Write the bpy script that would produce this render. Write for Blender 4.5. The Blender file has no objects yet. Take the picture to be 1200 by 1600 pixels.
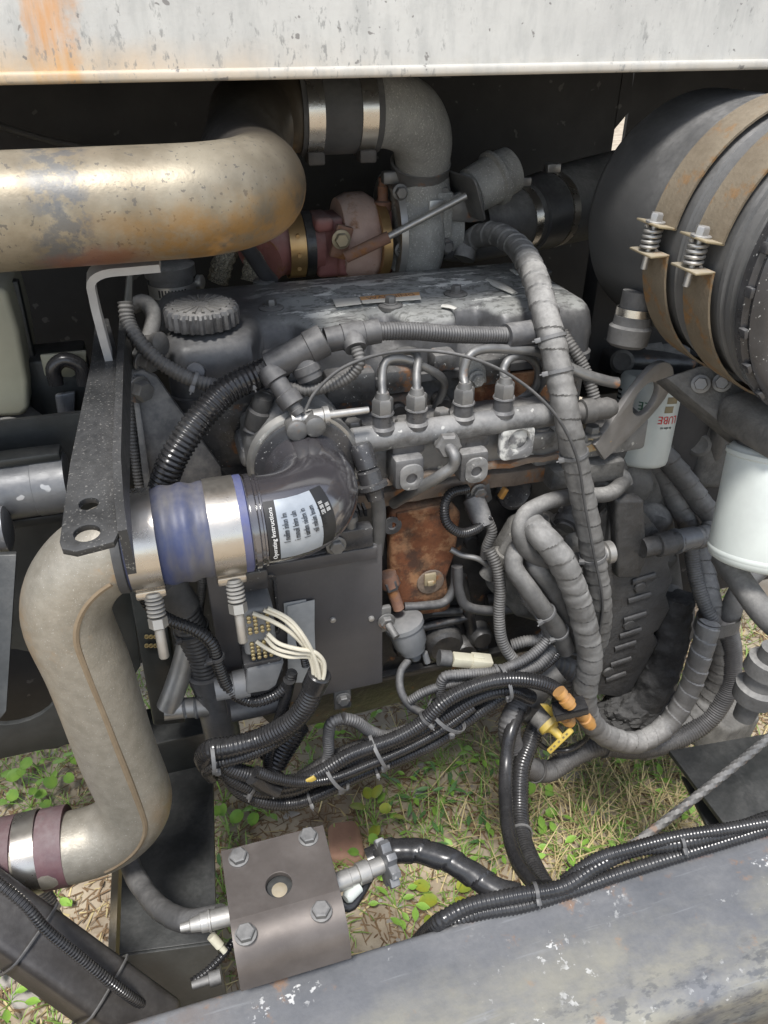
import bpy, bmesh, math, random
from mathutils import Vector, Matrix, Euler, noise
R = math.radians
random.seed(7)
sc = bpy.context.scene
COL = sc.collection

# ---------------------------------------------------------------- camera, sky, sun, exposure
FPX = 1200.0                       # focal length in pixels of a 1200 x 1600 picture
CAM = Vector((0, 0, 1.85))
ROT = Euler((R(90 - 33), 0, R(-16.5)))
RM = ROT.to_matrix()
cd = bpy.data.cameras.new('camera'); cam = bpy.data.objects.new('camera', cd); COL.objects.link(cam)
cam.location = CAM; cam.rotation_euler = ROT
cd.sensor_fit = 'VERTICAL'; cd.sensor_height = 24; cd.lens = 12 / (800 / FPX)
cd.clip_start = 0.02; cd.clip_end = 400
sc.camera = cam

SUN_EL, SUN_AZ = 65, 205           # behind the photographer, a little to the left, under thin cloud
w = bpy.data.worlds.new('World'); sc.world = w; w.use_nodes = True
wn = w.node_tree.nodes; wl = w.node_tree.links
bg = wn['Background']; sky = wn.new('ShaderNodeTexSky'); sky.sky_type = 'NISHITA'; sky.sun_disc = False
sky.sun_elevation = R(SUN_EL); sky.sun_rotation = R(SUN_AZ); sky.air_density = 1.0; sky.dust_density = 1.0; sky.ozone_density = 1.0
hs = wn.new('ShaderNodeHueSaturation'); hs.inputs['Saturation'].default_value = 0.55
wl.new(sky.outputs[0], hs.inputs['Color']); wl.new(hs.outputs[0], bg.inputs['Color']); bg.inputs['Strength'].default_value = 0.085
sd = bpy.data.lights.new('sun', 'SUN'); so = bpy.data.objects.new('sun', sd); COL.objects.link(so)
sd.energy = 1.5; sd.angle = R(12); sd.color = (1.0, 0.97, 0.93)
az = R(SUN_AZ); sdir = Vector((math.sin(az) * math.cos(R(SUN_EL)), math.cos(az) * math.cos(R(SUN_EL)), math.sin(R(SUN_EL))))
so.rotation_euler = (-sdir).to_track_quat('-Z', 'Y').to_euler(); so.location = sdir * 20
vs = sc.view_settings; vs.view_transform = 'Standard'; vs.look = 'None'; vs.gamma = 1; vs.use_curve_mapping = False
vs.exposure = 1.45
sc.cycles.use_denoising = True
sc.cycles.max_bounces = 6; sc.cycles.diffuse_bounces = 3; sc.cycles.glossy_bounces = 3

# ---------------------------------------------------------------- places: a picture point on a plane of the bay
def ray(u, v): return RM @ Vector(((u - 600) / FPX, -(v - 800) / FPX, -1))
def P(u, v, d): return CAM + ray(u, v) * d
def Y(u, v, y): r = ray(u, v); return CAM + r * (y / r.y)
def X(u, v, x): r = ray(u, v); return CAM + r * (x / r.x)
def Z(u, v, z): r = ray(u, v); return CAM + r * ((z - CAM.z) / r.z)
def dep(p): return (RM.inverted() @ (Vector(p) - CAM)).z * -1
def px(n, p): return n * dep(p) / FPX      # n picture pixels at point p, in metres
AX, AY, AZ = Vector((1, 0, 0)), Vector((0, 1, 0)), Vector((0, 0, 1))

# ---------------------------------------------------------------- objects
def root_of(o):
    while o.parent: o = o.parent
    return o
def tag(o, label=None, cat=None, group=None, kind=None):
    if label: o['label'] = label
    if cat: o['category'] = cat
    if group: o['group'] = group
    if kind: o['kind'] = kind
    return o
def thing(name, label, cat, loc, group=None):
    o = bpy.data.objects.new(name, None); COL.objects.link(o); o.location = loc; o.empty_display_size = .02
    return tag(o, label, cat, group)
def frame(axis, up=None):
    z = Vector(axis).normalized()
    up = Vector(up) if up is not None else (AZ if abs(z.z) < .9 else AY)
    x = up.cross(z)
    if x.length < 1e-5: x = AX.cross(z)
    x.normalize(); y = z.cross(x)
    return Matrix((x, y, z)).transposed()
def smoothpath(pts, step):
    pts = [Vector(p) for p in pts]
    if len(pts) == 2: ctrl = pts
    out = []
    n = len(pts)
    q = [pts[0] * 2 - pts[1]] + pts + [pts[-1] * 2 - pts[-2]]
    fine = []
    for i in range(1, n):
        p0, p1, p2, p3 = q[i - 1], q[i], q[i + 1], q[i + 2]
        k = 24
        # centripetal Catmull-Rom
        t0 = 0; t1 = t0 + max((p1 - p0).length, 1e-6) ** .5; t2 = t1 + max((p2 - p1).length, 1e-6) ** .5; t3 = t2 + max((p3 - p2).length, 1e-6) ** .5
        for j in range(k):
            t = t1 + (t2 - t1) * j / k
            a1 = p0 * ((t1 - t) / (t1 - t0)) + p1 * ((t - t0) / (t1 - t0)); a2 = p1 * ((t2 - t) / (t2 - t1)) + p2 * ((t - t1) / (t2 - t1)); a3 = p2 * ((t3 - t) / (t3 - t2)) + p3 * ((t - t2) / (t3 - t2))
            b1 = a1 * ((t2 - t) / (t2 - t0)) + a2 * ((t - t0) / (t2 - t0)); b2 = a2 * ((t3 - t) / (t3 - t1)) + a3 * ((t - t1) / (t3 - t1))
            fine.append((b1 * ((t2 - t) / (t2 - t1)) + b2 * ((t - t1) / (t2 - t1)), (i - 1 + j / k) / (n - 1)))
    fine.append((pts[-1], 1.0))
    L = [0]
    for a, b in zip(fine, fine[1:]): L.append(L[-1] + (b[0] - a[0]).length)
    m = max(2, int(round(L[-1] / step)))
    j = 0
    for i in range(m + 1):
        s = L[-1] * i / m
        while j < len(L) - 2 and L[j + 1] < s: j += 1
        f = 0 if L[j + 1] == L[j] else (s - L[j]) / (L[j + 1] - L[j])
        out.append((fine[j][0].lerp(fine[j + 1][0], f), s, fine[j][1] + (fine[j + 1][1] - fine[j][1]) * f))
    return out
def along(pts, f):                      # point and tangent at share f of a path
    q = smoothpath(pts, .004); i = min(len(q) - 2, max(0, int(f * (len(q) - 1))))
    return q[i][0], (q[i + 1][0] - q[i][0]).normalized()

class MB:
    def __init__(s): s.bm = bmesh.new()
    def ngon(s, rings, cap0=True, cap1=True):
        prev = None; first = None
        for r in rings:
            vs_ = [s.bm.verts.new(p) for p in r]
            if prev:
                n = len(vs_)
                for i in range(n):
                    s.bm.faces.new((prev[i], prev[(i + 1) % n], vs_[(i + 1) % n], vs_[i]))
            else: first = vs_
            prev = vs_
        if cap0: s.bm.faces.new(list(reversed(first)))
        if cap1: s.bm.faces.new(prev)
        return s
    def tube(s, pts, r, seg=14, mode=None, pitch=.004, amp=.0012, caps=True, step=None, straight=False, strands=6, wob=0):
        if mode == 'loom': step = pitch / 4
        elif mode == 'wrap': step = pitch / 20
        elif mode == 'rope': step = pitch / 10
        elif step is None: step = max(.004, (r if not isinstance(r, (list, tuple)) else max(r)) * .5)
        if straight:
            a, b = Vector(pts[0]), Vector(pts[-1]); L = (b - a).length; m = max(1, int(L / step)) if mode else 1
            path = [(a.lerp(b, i / m), L * i / m, i / m) for i in range(m + 1)]
        else: path = smoothpath(pts, step)
        n = len(path); ups = None; rings = []
        for i, (p, sl, f) in enumerate(path):
            t = (path[min(i + 1, n - 1)][0] - path[max(i - 1, 0)][0]).normalized()
            if ups is None: ups = (AZ if abs(t.z) < .9 else AY).cross(t).normalized()
            ups = (ups - t * ups.dot(t)).normalized(); vv = t.cross(ups)
            if isinstance(r, (list, tuple)):
                g = f * (len(r) - 1); k = min(int(g), len(r) - 2); rr = r[k] + (r[k + 1] - r[k]) * (g - k)
            else: rr = r
            if wob: rr *= 1 + wob * noise.noise(p * 38) + wob * .6 * noise.noise(p * 95)
            ring = []
            for k in range(seg):
                a = 2 * math.pi * k / seg; q = rr
                if mode == 'loom': q = rr - (amp if i % 4 in (2, 3) else 0)
                elif mode == 'wrap': q = rr + amp * ((sl / pitch + .22 * noise.noise(Vector((sl * 15, rr * 900, 0))) + k / seg) % 1.0) * (1 + .6 * noise.noise(Vector((sl * 60, a, 3)))) - amp * .5
                elif mode == 'rope': q = rr * (1 - .16 * abs(math.sin(strands / 2 * (a - 2 * math.pi * sl / pitch / strands * 1.0))))
                ring.append(p + ups * (math.cos(a) * q) + vv * (math.sin(a) * q))
            rings.append(ring)
        return s.ngon(rings, caps, caps)
    def lathe(s, o, axis, prof, seg=32, up=None, caps=(True, True), ribs=0, ribamp=0):
        m = frame(axis, up); o = Vector(o); rings = []
        for (h, r) in prof:
            ring = []
            for k in range(seg):
                a = 2 * math.pi * k / seg
                q = max(r, 1e-4)
                if ribs and r > ribamp * 3 and k % (seg // ribs) < (seg // ribs) / 2: q -= ribamp
                ring.append(o + m @ Vector((math.cos(a) * q, math.sin(a) * q, h)))
            rings.append(ring)
        return s.ngon(rings, *caps)
    def box(s, c, size, m=None, bev=0, seg=2):
        m = m or Matrix.Identity(3); c = Vector(c); t = bmesh.new()
        bmesh.ops.create_cube(t, size=1)
        for v in t.verts: v.co = Vector((v.co.x * size[0], v.co.y * size[1], v.co.z * size[2]))
        if bev: bmesh.ops.bevel(t, geom=t.edges[:], offset=bev, segments=seg, affect='EDGES', profile=.5)
        for v in t.verts: v.co = c + m @ v.co
        s.merge(t); return s
    def prism(s, poly, vec, bev=0, seg=2):
        t = bmesh.new(); vec = Vector(vec); poly = [Vector(p) for p in poly]
        a = [t.verts.new(p) for p in poly]; b = [t.verts.new(p + vec) for p in poly]; n = len(poly)
        t.faces.new(a); t.faces.new(list(reversed(b)))
        for i in range(n): t.faces.new((a[i], b[i], b[(i + 1) % n], a[(i + 1) % n]))
        bmesh.ops.recalc_face_normals(t, faces=t.faces[:])
        if bev: bmesh.ops.bevel(t, geom=t.edges[:], offset=bev, segments=seg, affect='EDGES', profile=.5, clamp_overlap=True)
        s.merge(t); return s
    def merge(s, t):
        mp = {}
        for v in t.verts: mp[v] = s.bm.verts.new(v.co)
        for f in t.faces:
            try: s.bm.faces.new([mp[v] for v in f.verts])
            except ValueError: pass
        t.free()
    def hexa(s, p, axis, r, h, washer=1.35, up=None, chamfer=True):
        p = Vector(p); ax = Vector(axis).normalized()
        b = 0
        if washer: s.lathe(p, ax, [(0, r * washer), (h * .18, r * washer), (h * .22, r * washer * .95)], 20); b = h * .2
        s.lathe(p, ax, [(b, r), (h * .85, r), (h, r * .86)], 6, up); return s
    def outline(s, loops, m, o, thick, bev=0):          # flat plate with holes: loops of 2-D points, first is the border
        cu = bpy.data.curves.new('t', 'CURVE'); cu.dimensions = '2D'; cu.fill_mode = 'BOTH'; cu.extrude = thick / 2; cu.bevel_depth = bev; cu.bevel_resolution = 1
        if bev: cu.extrude = max(thick / 2 - bev, .0002); cu.offset = -bev
        for lp in loops:
            sp = cu.splines.new('POLY'); sp.points.add(len(lp) - 1); sp.use_cyclic_u = True
            for i, (x, y) in enumerate(lp): sp.points[i].co = (x, y, 0, 1)
        ob = bpy.data.objects.new('t', cu); COL.objects.link(ob)
        dg = bpy.context.evaluated_depsgraph_get(); me = bpy.data.meshes.new_from_object(ob.evaluated_get(dg))
        t = bmesh.new(); t.from_mesh(me)
        for v in t.verts: v.co = Vector(o) + m @ v.co
        s.merge(t); bpy.data.objects.remove(ob); bpy.data.curves.remove(cu); bpy.data.meshes.remove(me); return s
    def text(s, body, m, o, size, wrap=None, thick=.0002, align='CENTER', width=1.0):
        cu = bpy.data.curves.new('t', 'FONT'); cu.body = body; cu.size = size; cu.align_x = align; cu.align_y = 'CENTER'; cu.extrude = thick; cu.resolution_u = 2; cu.space_character = width
        ob = bpy.data.objects.new('t', cu); COL.objects.link(ob)
        dg = bpy.context.evaluated_depsgraph_get(); me = bpy.data.meshes.new_from_object(ob.evaluated_get(dg))
        t = bmesh.new(); t.from_mesh(me)
        for v in t.verts: v.co = wrap(v.co) if wrap else Vector(o) + m @ v.co
        s.merge(t); bpy.data.objects.remove(ob); bpy.data.curves.remove(cu); bpy.data.meshes.remove(me); return s
    def jitter(s, amp, scale):
        for v in s.bm.verts: v.co += noise.noise_vector(v.co * scale) * amp
        return s
    def mesh(s, name, off, sharp):
        if sharp is None: sharp = 38
        bmesh.ops.remove_doubles(s.bm, verts=s.bm.verts[:], dist=1e-6) if len(s.bm.verts) < 60000 else None
        bmesh.ops.recalc_face_normals(s.bm, faces=s.bm.faces[:])
        for v in s.bm.verts: v.co -= off
        me = bpy.data.meshes.new(name); s.bm.to_mesh(me); s.bm.free()
        me.polygons.foreach_set('use_smooth', [True] * len(me.polygons)); me.set_sharp_from_angle(angle=R(sharp))
        return me
    def part(s, name, mat, parent, sharp=None, label=None, kind=None):
        me = s.mesh(name, root_of(parent).location, sharp); o = bpy.data.objects.new(name, me); COL.objects.link(o); o.parent = parent
        me.materials.append(MAT[mat]); return tag(o, label, kind=kind)
    def single(s, name, label, cat, mat, group=None, kind=None, sharp=None):
        co = [v.co for v in s.bm.verts]
        lo = Vector((sum(c.x for c in co) / len(co), sum(c.y for c in co) / len(co), min(c.z for c in co)))
        me = s.mesh(name, lo, sharp); o = bpy.data.objects.new(name, me); COL.objects.link(o); o.location = lo
        me.materials.append(MAT[mat]); return tag(o, label, cat, group, kind)
def circ(cx, cy, r, n=20, sx=1, sy=1): return [(cx + math.cos(2 * math.pi * i / n) * r * sx, cy + math.sin(2 * math.pi * i / n) * r * sy) for i in range(n)]
def rrect(w, h, r, n=5, cx=0, cy=0):
    o = []
    for (sx, sy, a0) in ((1, 1, 0), (-1, 1, 90), (-1, -1, 180), (1, -1, 270)):
        for i in range(n + 1):
            a = R(a0 + 90 * i / n); o.append((cx + sx * (w / 2 - r) + math.cos(a) * r, cy + sy * (h / 2 - r) + math.sin(a) * r))
    return o
# ---------------------------------------------------------------- materials
MAT = {}
DUST = (.36, .35, .335)
def mat(name, c1, c2=None, rough=.55, metal=0, ns=25, dust=0, bump=.15, bs=180, rust=0, rustcol=(.16, .07, .025), speck=0, speckcol=(.6, .6, .57), speckscale=260, rough2=None, streak=None, spec=.5, dustcol=DUST, rustscale=22, contrast=.5, grime=0):
    m = bpy.data.materials.new(name); m.use_nodes = True; N = m.node_tree.nodes; L = m.node_tree.links
    b = N['Principled BSDF']; b.inputs['Specular IOR Level'].default_value = spec
    c2 = c2 or tuple(x * .6 for x in c1)
    tc = N.new('ShaderNodeTexCoord'); src = tc.outputs['Object']
    mp = N.new('ShaderNodeMapping'); L.new(src, mp.inputs[0]); mp.inputs['Scale'].default_value = streak or (1, 1, 1)
    def nz(scale, detail=5, rr=.6, vec=None):
        n = N.new('ShaderNodeTexNoise'); n.inputs['Scale'].default_value = scale; n.inputs['Detail'].default_value = detail; n.inputs['Roughness'].default_value = rr
        L.new(vec or mp.outputs[0], n.inputs['Vector']); return n.outputs['Fac']
    def ramp(f, a, z):
        r = N.new('ShaderNodeMapRange'); r.inputs['From Min'].default_value = a; r.inputs['From Max'].default_value = z; r.interpolation_type = 'SMOOTHSTEP'; L.new(f, r.inputs['Value']); return r.outputs[0]
    def mix(f, a, z):
        x = N.new('ShaderNodeMix'); x.data_type = 'RGBA'
        if isinstance(f, float): x.inputs['Factor'].default_value = f
        else: L.new(f, x.inputs['Factor'])
        for s_, val in ((6, a), (7, z)):
            if isinstance(val, tuple): x.inputs[s_].default_value = (*val, 1)
            else: L.new(val, x.inputs[s_])
        return x.outputs[2]
    def math_(op, a, z):
        x = N.new('ShaderNodeMath'); x.operation = op; x.use_clamp = True
        for i, val in ((0, a), (1, z)):
            if isinstance(val, (int, float)): x.inputs[i].default_value = val
            else: L.new(val, x.inputs[i])
        return x.outputs[0]
    col = mix(ramp(nz(ns), .5 - contrast * .5, .5 + contrast * .5), c1, c2)
    rg = None; rmask = None
    rbase = N.new('ShaderNodeMapRange'); L.new(nz(ns * 2.3), rbase.inputs['Value']); rbase.inputs['To Min'].default_value = max(.03, rough - .14); rbase.inputs['To Max'].default_value = min(1, rough + .14); rg = rbase.outputs[0]
    mt = metal
    if rust:
        rm = ramp(nz(rustscale, 7, .68, src), .62 - rust * .4, .74 - rust * .4)
        col = mix(rm, col, mix(nz(90, 4), rustcol, tuple(min(1, x * 2.1) for x in rustcol)))
        rg = math_('ADD', rg, math_('MULTIPLY', rm, .35))
        if metal: mt = math_('SUBTRACT', metal, math_('MULTIPLY', rm, metal * .85))
    if grime:
        gm = math_('MULTIPLY', ramp(nz(16, 8, .7, src), .46, .62), grime); col = mix(gm, col, (.012, .011, .010)); rg = math_('SUBTRACT', rg, math_('MULTIPLY', gm, .18))
    if speck:
        sm = ramp(nz(speckscale, 2, .5, src), .70 - speck * .15, .74 - speck * .15)
        col = mix(math_('MULTIPLY', sm, .8), col, speckcol)
    if dust:
        g = N.new('ShaderNodeNewGeometry'); sx = N.new('ShaderNodeSeparateXYZ'); L.new(g.outputs['Normal'], sx.inputs[0])
        up = ramp(sx.outputs['Z'], -.05, 1.0)  # dust on upward faces, which also paints shading: lighter tops, darker sides
        dn = ramp(nz(9, 6, .65, src), .30, .72); fn = ramp(nz(130, 3, .6, src), .2, .8)
        dust_shade = math_('MULTIPLY', math_('MULTIPLY', math_('ADD', math_('MULTIPLY', up, .93), .07), math_('ADD', math_('MULTIPLY', dn, .75), .25)), math_('ADD', math_('MULTIPLY', fn, .5), .5))
        dust_shade = math_('MULTIPLY', dust_shade, dust * 1.5)
        col = mix(dust_shade, col, dustcol); rg = math_('ADD', rg, math_('MULTIPLY', dust_shade, .5))
        if not isinstance(mt, (int, float)) or mt: mt = math_('SUBTRACT', mt, dust_shade)
    L.new(col, b.inputs['Base Color']); L.new(rg, b.inputs['Roughness'])
    if isinstance(mt, (int, float)): b.inputs['Metallic'].default_value = mt
    else: L.new(mt, b.inputs['Metallic'])
    if bump:
        bp = N.new('ShaderNodeBump'); bp.inputs['Strength'].default_value = bump; bp.inputs['Distance'].default_value = .002
        L.new(nz(bs, 4, .6, src), bp.inputs['Height']); L.new(bp.outputs[0], b.inputs['Normal'])
    MAT[name] = m; return m
TAUPE = (.34, .32, .29)
# paint and plastic
mat('engine_paint', (.05, .052, .057), (.085, .085, .088), .36, dust=.75, bump=.3, bs=140, grime=.6)
mat('engine_greasy', (.010, .010, .011), (.03, .029, .028), .32, dust=.22, bump=.8, bs=60, rust=.07)
mat('engine_dusty', (.07, .068, .064), (.13, .125, .115), .85, dust=.75, bump=1.0, bs=120, dustcol=(.31, .30, .28), grime=.5)
mat('head_paint', (.045, .047, .05), (.09, .09, .09), .4, dust=.45, bump=.5, bs=110, rust=.18, speck=.04, grime=.7)
mat('manifold', (.15, .152, .155), (.24, .24, .235), .5, .35, dust=.6, bump=.4, bs=120, speck=.22, speckcol=(.62, .62, .58), speckscale=90, grime=.55)
mat('rust_iron', (.22, .105, .05), (.33, .17, .08), .8, dust=.35, bump=.8, bs=110, rust=.5, rustcol=(.10, .035, .014), dustcol=(.36, .28, .20), ns=30, grime=.7)
mat('rusty_edge', (.15, .115, .09), (.23, .175, .13), .85, dust=.35, bump=.7, rust=.35)
mat('brown_scale', (.12, .09, .068), (.20, .15, .11), .85, dust=.3, bump=.8, bs=140, rust=.2)
mat('black_plastic', (.022, .022, .024), (.04, .04, .043), .24, dust=.25, bump=.08, speck=.06)
mat('black_loom', (.010, .010, .011), (.02, .02, .022), .22, dust=.10, bump=.05)
mat('grey_loom', (.03, .03, .032), (.05, .05, .052), .42, dust=.5, bump=.12)
mat('dusty_loom', (.045, .044, .043), (.075, .073, .07), .45, dust=.72, bump=.2, dustcol=(.27, .26, .245))
mat('rubber', (.035, .035, .036), (.06, .06, .06), .6, dust=.45, bump=.15)
mat('dusty_rubber', (.055, .054, .053), (.10, .098, .095), .6, dust=.85, bump=.4, bs=220, dustcol=(.36, .35, .33), grime=.45)
mat('wrap_tape', (.085, .083, .08), (.15, .147, .14), .55, dust=.85, bump=.4, bs=150, dustcol=(.42, .41, .39), ns=22, grime=.35)
mat('black_wrap', (.012, .012, .013), (.02, .02, .022), .24, dust=.08, bump=.05)
mat('foam_black', (.010, .010, .010), (.03, .03, .03), .9, dust=.22, bump=1.0, bs=240)
mat('tie_plastic', (.03, .031, .033), (.06, .06, .062), .4, dust=.4, bump=.05)
mat('tie_grey', (.09, .092, .095), (.15, .15, .15), .45, dust=.4, bump=.05)
mat('black_steel', (.014, .015, .016), (.028, .029, .03), .42, dust=.12, bump=.2, bs=220, speck=.42, speckcol=(.17, .165, .15), speckscale=420)
mat('black_frame', (.011, .013, .013), (.022, .025, .025), .40, dust=.14, bump=.2, bs=90)
mat('satin_steel', (.055, .05, .047), (.085, .078, .074), .36, .55, dust=.18, bump=.12, bs=500, ns=12)
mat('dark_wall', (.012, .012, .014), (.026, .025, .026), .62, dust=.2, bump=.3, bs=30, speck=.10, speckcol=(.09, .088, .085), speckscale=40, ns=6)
mat('gusset', (.07, .072, .078), (.10, .102, .105), .5, dust=.6, bump=.15, ns=14)
# metals
mat('zinc', (.50, .49, .47), (.36, .35, .33), .42, .8, dust=.35, bump=.15)
mat('bolt_dull', (.20, .195, .185), (.12, .12, .118), .5, .6, dust=.45, bump=.2, rust=.08)
mat('stainless', (.62, .585, .53), (.48, .44, .38), .26, .95, dust=.12, bump=.06, bs=400, ns=10)
mat('stainless_dusty', (.46, .45, .42), (.34, .33, .31), .38, .8, dust=.5, bump=.1)
mat('aluminized', (.35, .32, .265), (.27, .247, .20), .45, .45, dust=.12, bump=.25, bs=260, rust=.12, rustcol=(.24, .15, .07), rustscale=5, speck=.16, speckcol=(.60, .58, .53), speckscale=620, ns=60)
mat('seam', (.22, .165, .105), (.27, .21, .14), .6, .3, bump=.2, ns=40)
mat('hot_pipe', (.34, .30, .225), (.17, .14, .095), .45, .5, dust=.05, bump=.12, bs=260, rust=.14, rustcol=(.26, .14, .045), rustscale=8, speck=.40, speckcol=(.12, .11, .095), speckscale=190, ns=14)
mat('sooty_pipe', (.045, .042, .04), (.075, .07, .065), .6, .3, dust=.2, bump=.3)
mat('cast_alloy', (.23, .23, .215), (.33, .33, .31), .65, .3, dust=.5, bump=.9, bs=200, speck=.55, speckcol=(.5, .5, .46), speckscale=380)
mat('maroon', (.22, .075, .065), (.28, .11, .095), .62, dust=.45, bump=.4, rust=.12)
mat('maroon_silicone', (.085, .035, .045), (.14, .065, .07), .55, dust=.3, bump=.2, bs=90, speck=.1, speckcol=(.05, .04, .04), speckscale=80)
mat('tan_iron', (.42, .27, .21), (.52, .36, .29), .75, dust=.4, bump=.4, rust=.12)
mat('gold_band', (.50, .33, .15), (.42, .26, .11), .36, .75, dust=.1, bump=.1)
mat('braid', (.50, .45, .34), (.04, .04, .033), .6, .4, bump=1.0, bs=380, ns=420)
mat('blue_silicone', (.020, .036, .115), (.10, .098, .105), .42, dustcol=(.24, .225, .21), dust=.40, bump=.2, bs=60, ns=22, streak=(1, .3, .3), contrast=.3)
mat('blue_edge', (.04, .06, .22), (.10, .10, .15), .45, dust=.2, bump=.1)
mat('fuel_pipe', (.24, .24, .235), (.16, .16, .16), .42, .7, dust=.35, bump=.1, rust=.05)
mat('rusty_sensor', (.25, .13, .08), (.18, .09, .06), .7, dust=.3, bump=.4, rust=.3)
mat('scuffed_steel', (.10, .105, .115), (.16, .165, .17), .36, .4, dust=.3, bump=.15, speck=.4, speckcol=(.5, .5, .5), speckscale=45, ns=16)
mat('yellow_zinc', (.42, .34, .20), (.34, .29, .20), .5, .45, dust=.45, bump=.2, rust=.15, rustcol=(.26, .13, .04))
mat('strap', (.135, .105, .07), (.20, .165, .115), .75, .15, dust=.45, bump=.5, rust=.22, rustcol=(.13, .07, .025), dustcol=(.33, .28, .21), ns=16)
mat('canister', (.065, .066, .066), (.10, .10, .098), .5, dust=.55, bump=.12, ns=10, streak=(1, .2, 1))
mat('rusty_plate', (.15, .11, .075), (.24, .19, .135), .8, dust=.4, bump=.6, rust=.2)
mat('glossy_plastic', (.045, .042, .046), (.06, .056, .06), .16, bump=.02, bs=40, spec=.9)
MAT['glossy_plastic'].node_tree.nodes['Principled BSDF'].inputs['Coat Weight'].default_value = 1; MAT['glossy_plastic'].node_tree.nodes['Principled BSDF'].inputs['Coat IOR'].default_value = 1.8; MAT['glossy_plastic'].node_tree.nodes['Principled BSDF'].inputs['Coat Roughness'].default_value = .12
mat('flaky_white', (.16, .16, .16), (.55, .55, .52), .7, dust=.3, bump=.5, bs=80, ns=45, contrast=.16)
mat('guard_dark', (.036, .036, .036), (.06, .059, .058), .5, dust=.42, bump=1.0, bs=130, dustcol=(.23, .22, .21), grime=.4)
mat('eye_steel', (.26, .25, .24), (.20, .19, .18), .5, .3, dust=.35, bump=.2, ns=30)
# printed and bright things
mat('white_paint', (.58, .575, .54), (.47, .465, .44), .55, dust=0, bump=.15, ns=9, contrast=.7)
mat('filter_white', (.60, .64, .60), (.50, .53, .50), .34, dust=.4, bump=.04, ns=8)
mat('cream_plastic', (.58, .55, .42), (.48, .45, .34), .5, dust=.25, bump=.05)
mat('tank_cream', (.34, .33, .25), (.24, .24, .18), .45, dust=.3, bump=.05, ns=6)
mat('wire_cream', (.66, .62, .50), (.56, .52, .42), .4, dust=.1, bump=0)
mat('yellow', (.62, .45, .07), (.52, .38, .08), .5, dust=.3, bump=.1)
mat('orange_brass', (.55, .27, .05), (.45, .24, .09), .45, .2, dust=.2, bump=.1)
mat('brass_pin', (.62, .50, .26), (.5, .4, .2), .35, .8, bump=0)
mat('paper', (.62, .61, .56), (.52, .51, .47), .7, bump=.05, speck=.1, speckcol=(.3, .3, .28))
mat('silver_label', (.42, .45, .48), (.30, .33, .36), .35, .3, bump=.03)
mat('black_print', (.012, .012, .013), (.02, .02, .02), .5, bump=0)
mat('white_print', (.75, .75, .73), (.6, .6, .58), .5, bump=0)
mat('red_print', (.55, .02, .02), (.5, .03, .03), .4, bump=0)
mat('green_print', (.02, .10, .05), (.02, .12, .06), .4, bump=0)
mat('gold_print', (.24, .20, .10), (.16, .13, .07), .4, bump=0)
mat('orange_print', (.62, .30, .10), (.60, .38, .2), .6, bump=0)
mat('connector_grey', (.13, .135, .14), (.19, .195, .2), .42, dust=.4, bump=.06)
mat('tape_grey', (.40, .41, .41), (.30, .31, .31), .6, dust=.2, bump=.1, ns=40)
# ground
mat('soil', (.34, .27, .195), (.56, .48, .36), .95, bump=1.0, bs=40, ns=7, speck=.30, speckcol=(.33, .27, .19), speckscale=50)
mat('straw', (.68, .56, .30), (.50, .40, .20), .8, bump=0, ns=20)
mat('litter', (.30, .20, .11), (.16, .10, .055), .85, bump=0, ns=30)
mat('grass_green', (.27, .40, .09), (.18, .30, .06), .6, bump=0, ns=20)
mat('leaf_green', (.27, .45, .07), (.18, .35, .06), .5, bump=.1, ns=25)
mat('leaf_dark', (.11, .24, .07), (.08, .17, .05), .5, bump=.1, ns=25)
mat('leaf_yellow', (.36, .37, .04), (.22, .30, .04), .5, bump=.1, ns=25)
mat('stone', (.42, .39, .35), (.30, .27, .24), .85, bump=.6, bs=60, ns=14)
mat('pink_brick', (.44, .25, .17), (.34, .19, .13), .9, bump=.7, bs=80, ns=14)
mat('timber', (.26, .20, .12), (.16, .12, .07), .85, bump=.5, bs=60, ns=8, streak=(.1, 1, 1))

def nodes_of(name):
    m = MAT[name]; return m, m.node_tree.nodes, m.node_tree.links
def stain(name, expr, colour, rough=None, metal=None):
    """lay a stain over a material; expr builds a 0..1 mask from object coordinates"""
    m, N, L = nodes_of(name); b = N['Principled BSDF']
    old = b.inputs['Base Color'].links[0].from_socket
    f = expr(N, L)
    x = N.new('ShaderNodeMix'); x.data_type = 'RGBA'; L.new(f, x.inputs['Factor']); L.new(old, x.inputs[6]); x.inputs[7].default_value = (*colour, 1)
    L.new(x.outputs[2], b.inputs['Base Color'])
    if metal is not None:
        y = N.new('ShaderNodeMix'); y.data_type = 'FLOAT'; L.new(f, y.inputs[0]); y.inputs[3].default_value = metal
        s_ = b.inputs['Metallic']
        if s_.links: L.new(s_.links[0].from_socket, y.inputs[2])
        else: y.inputs[2].default_value = s_.default_value
        L.new(y.outputs[0], s_)
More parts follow.
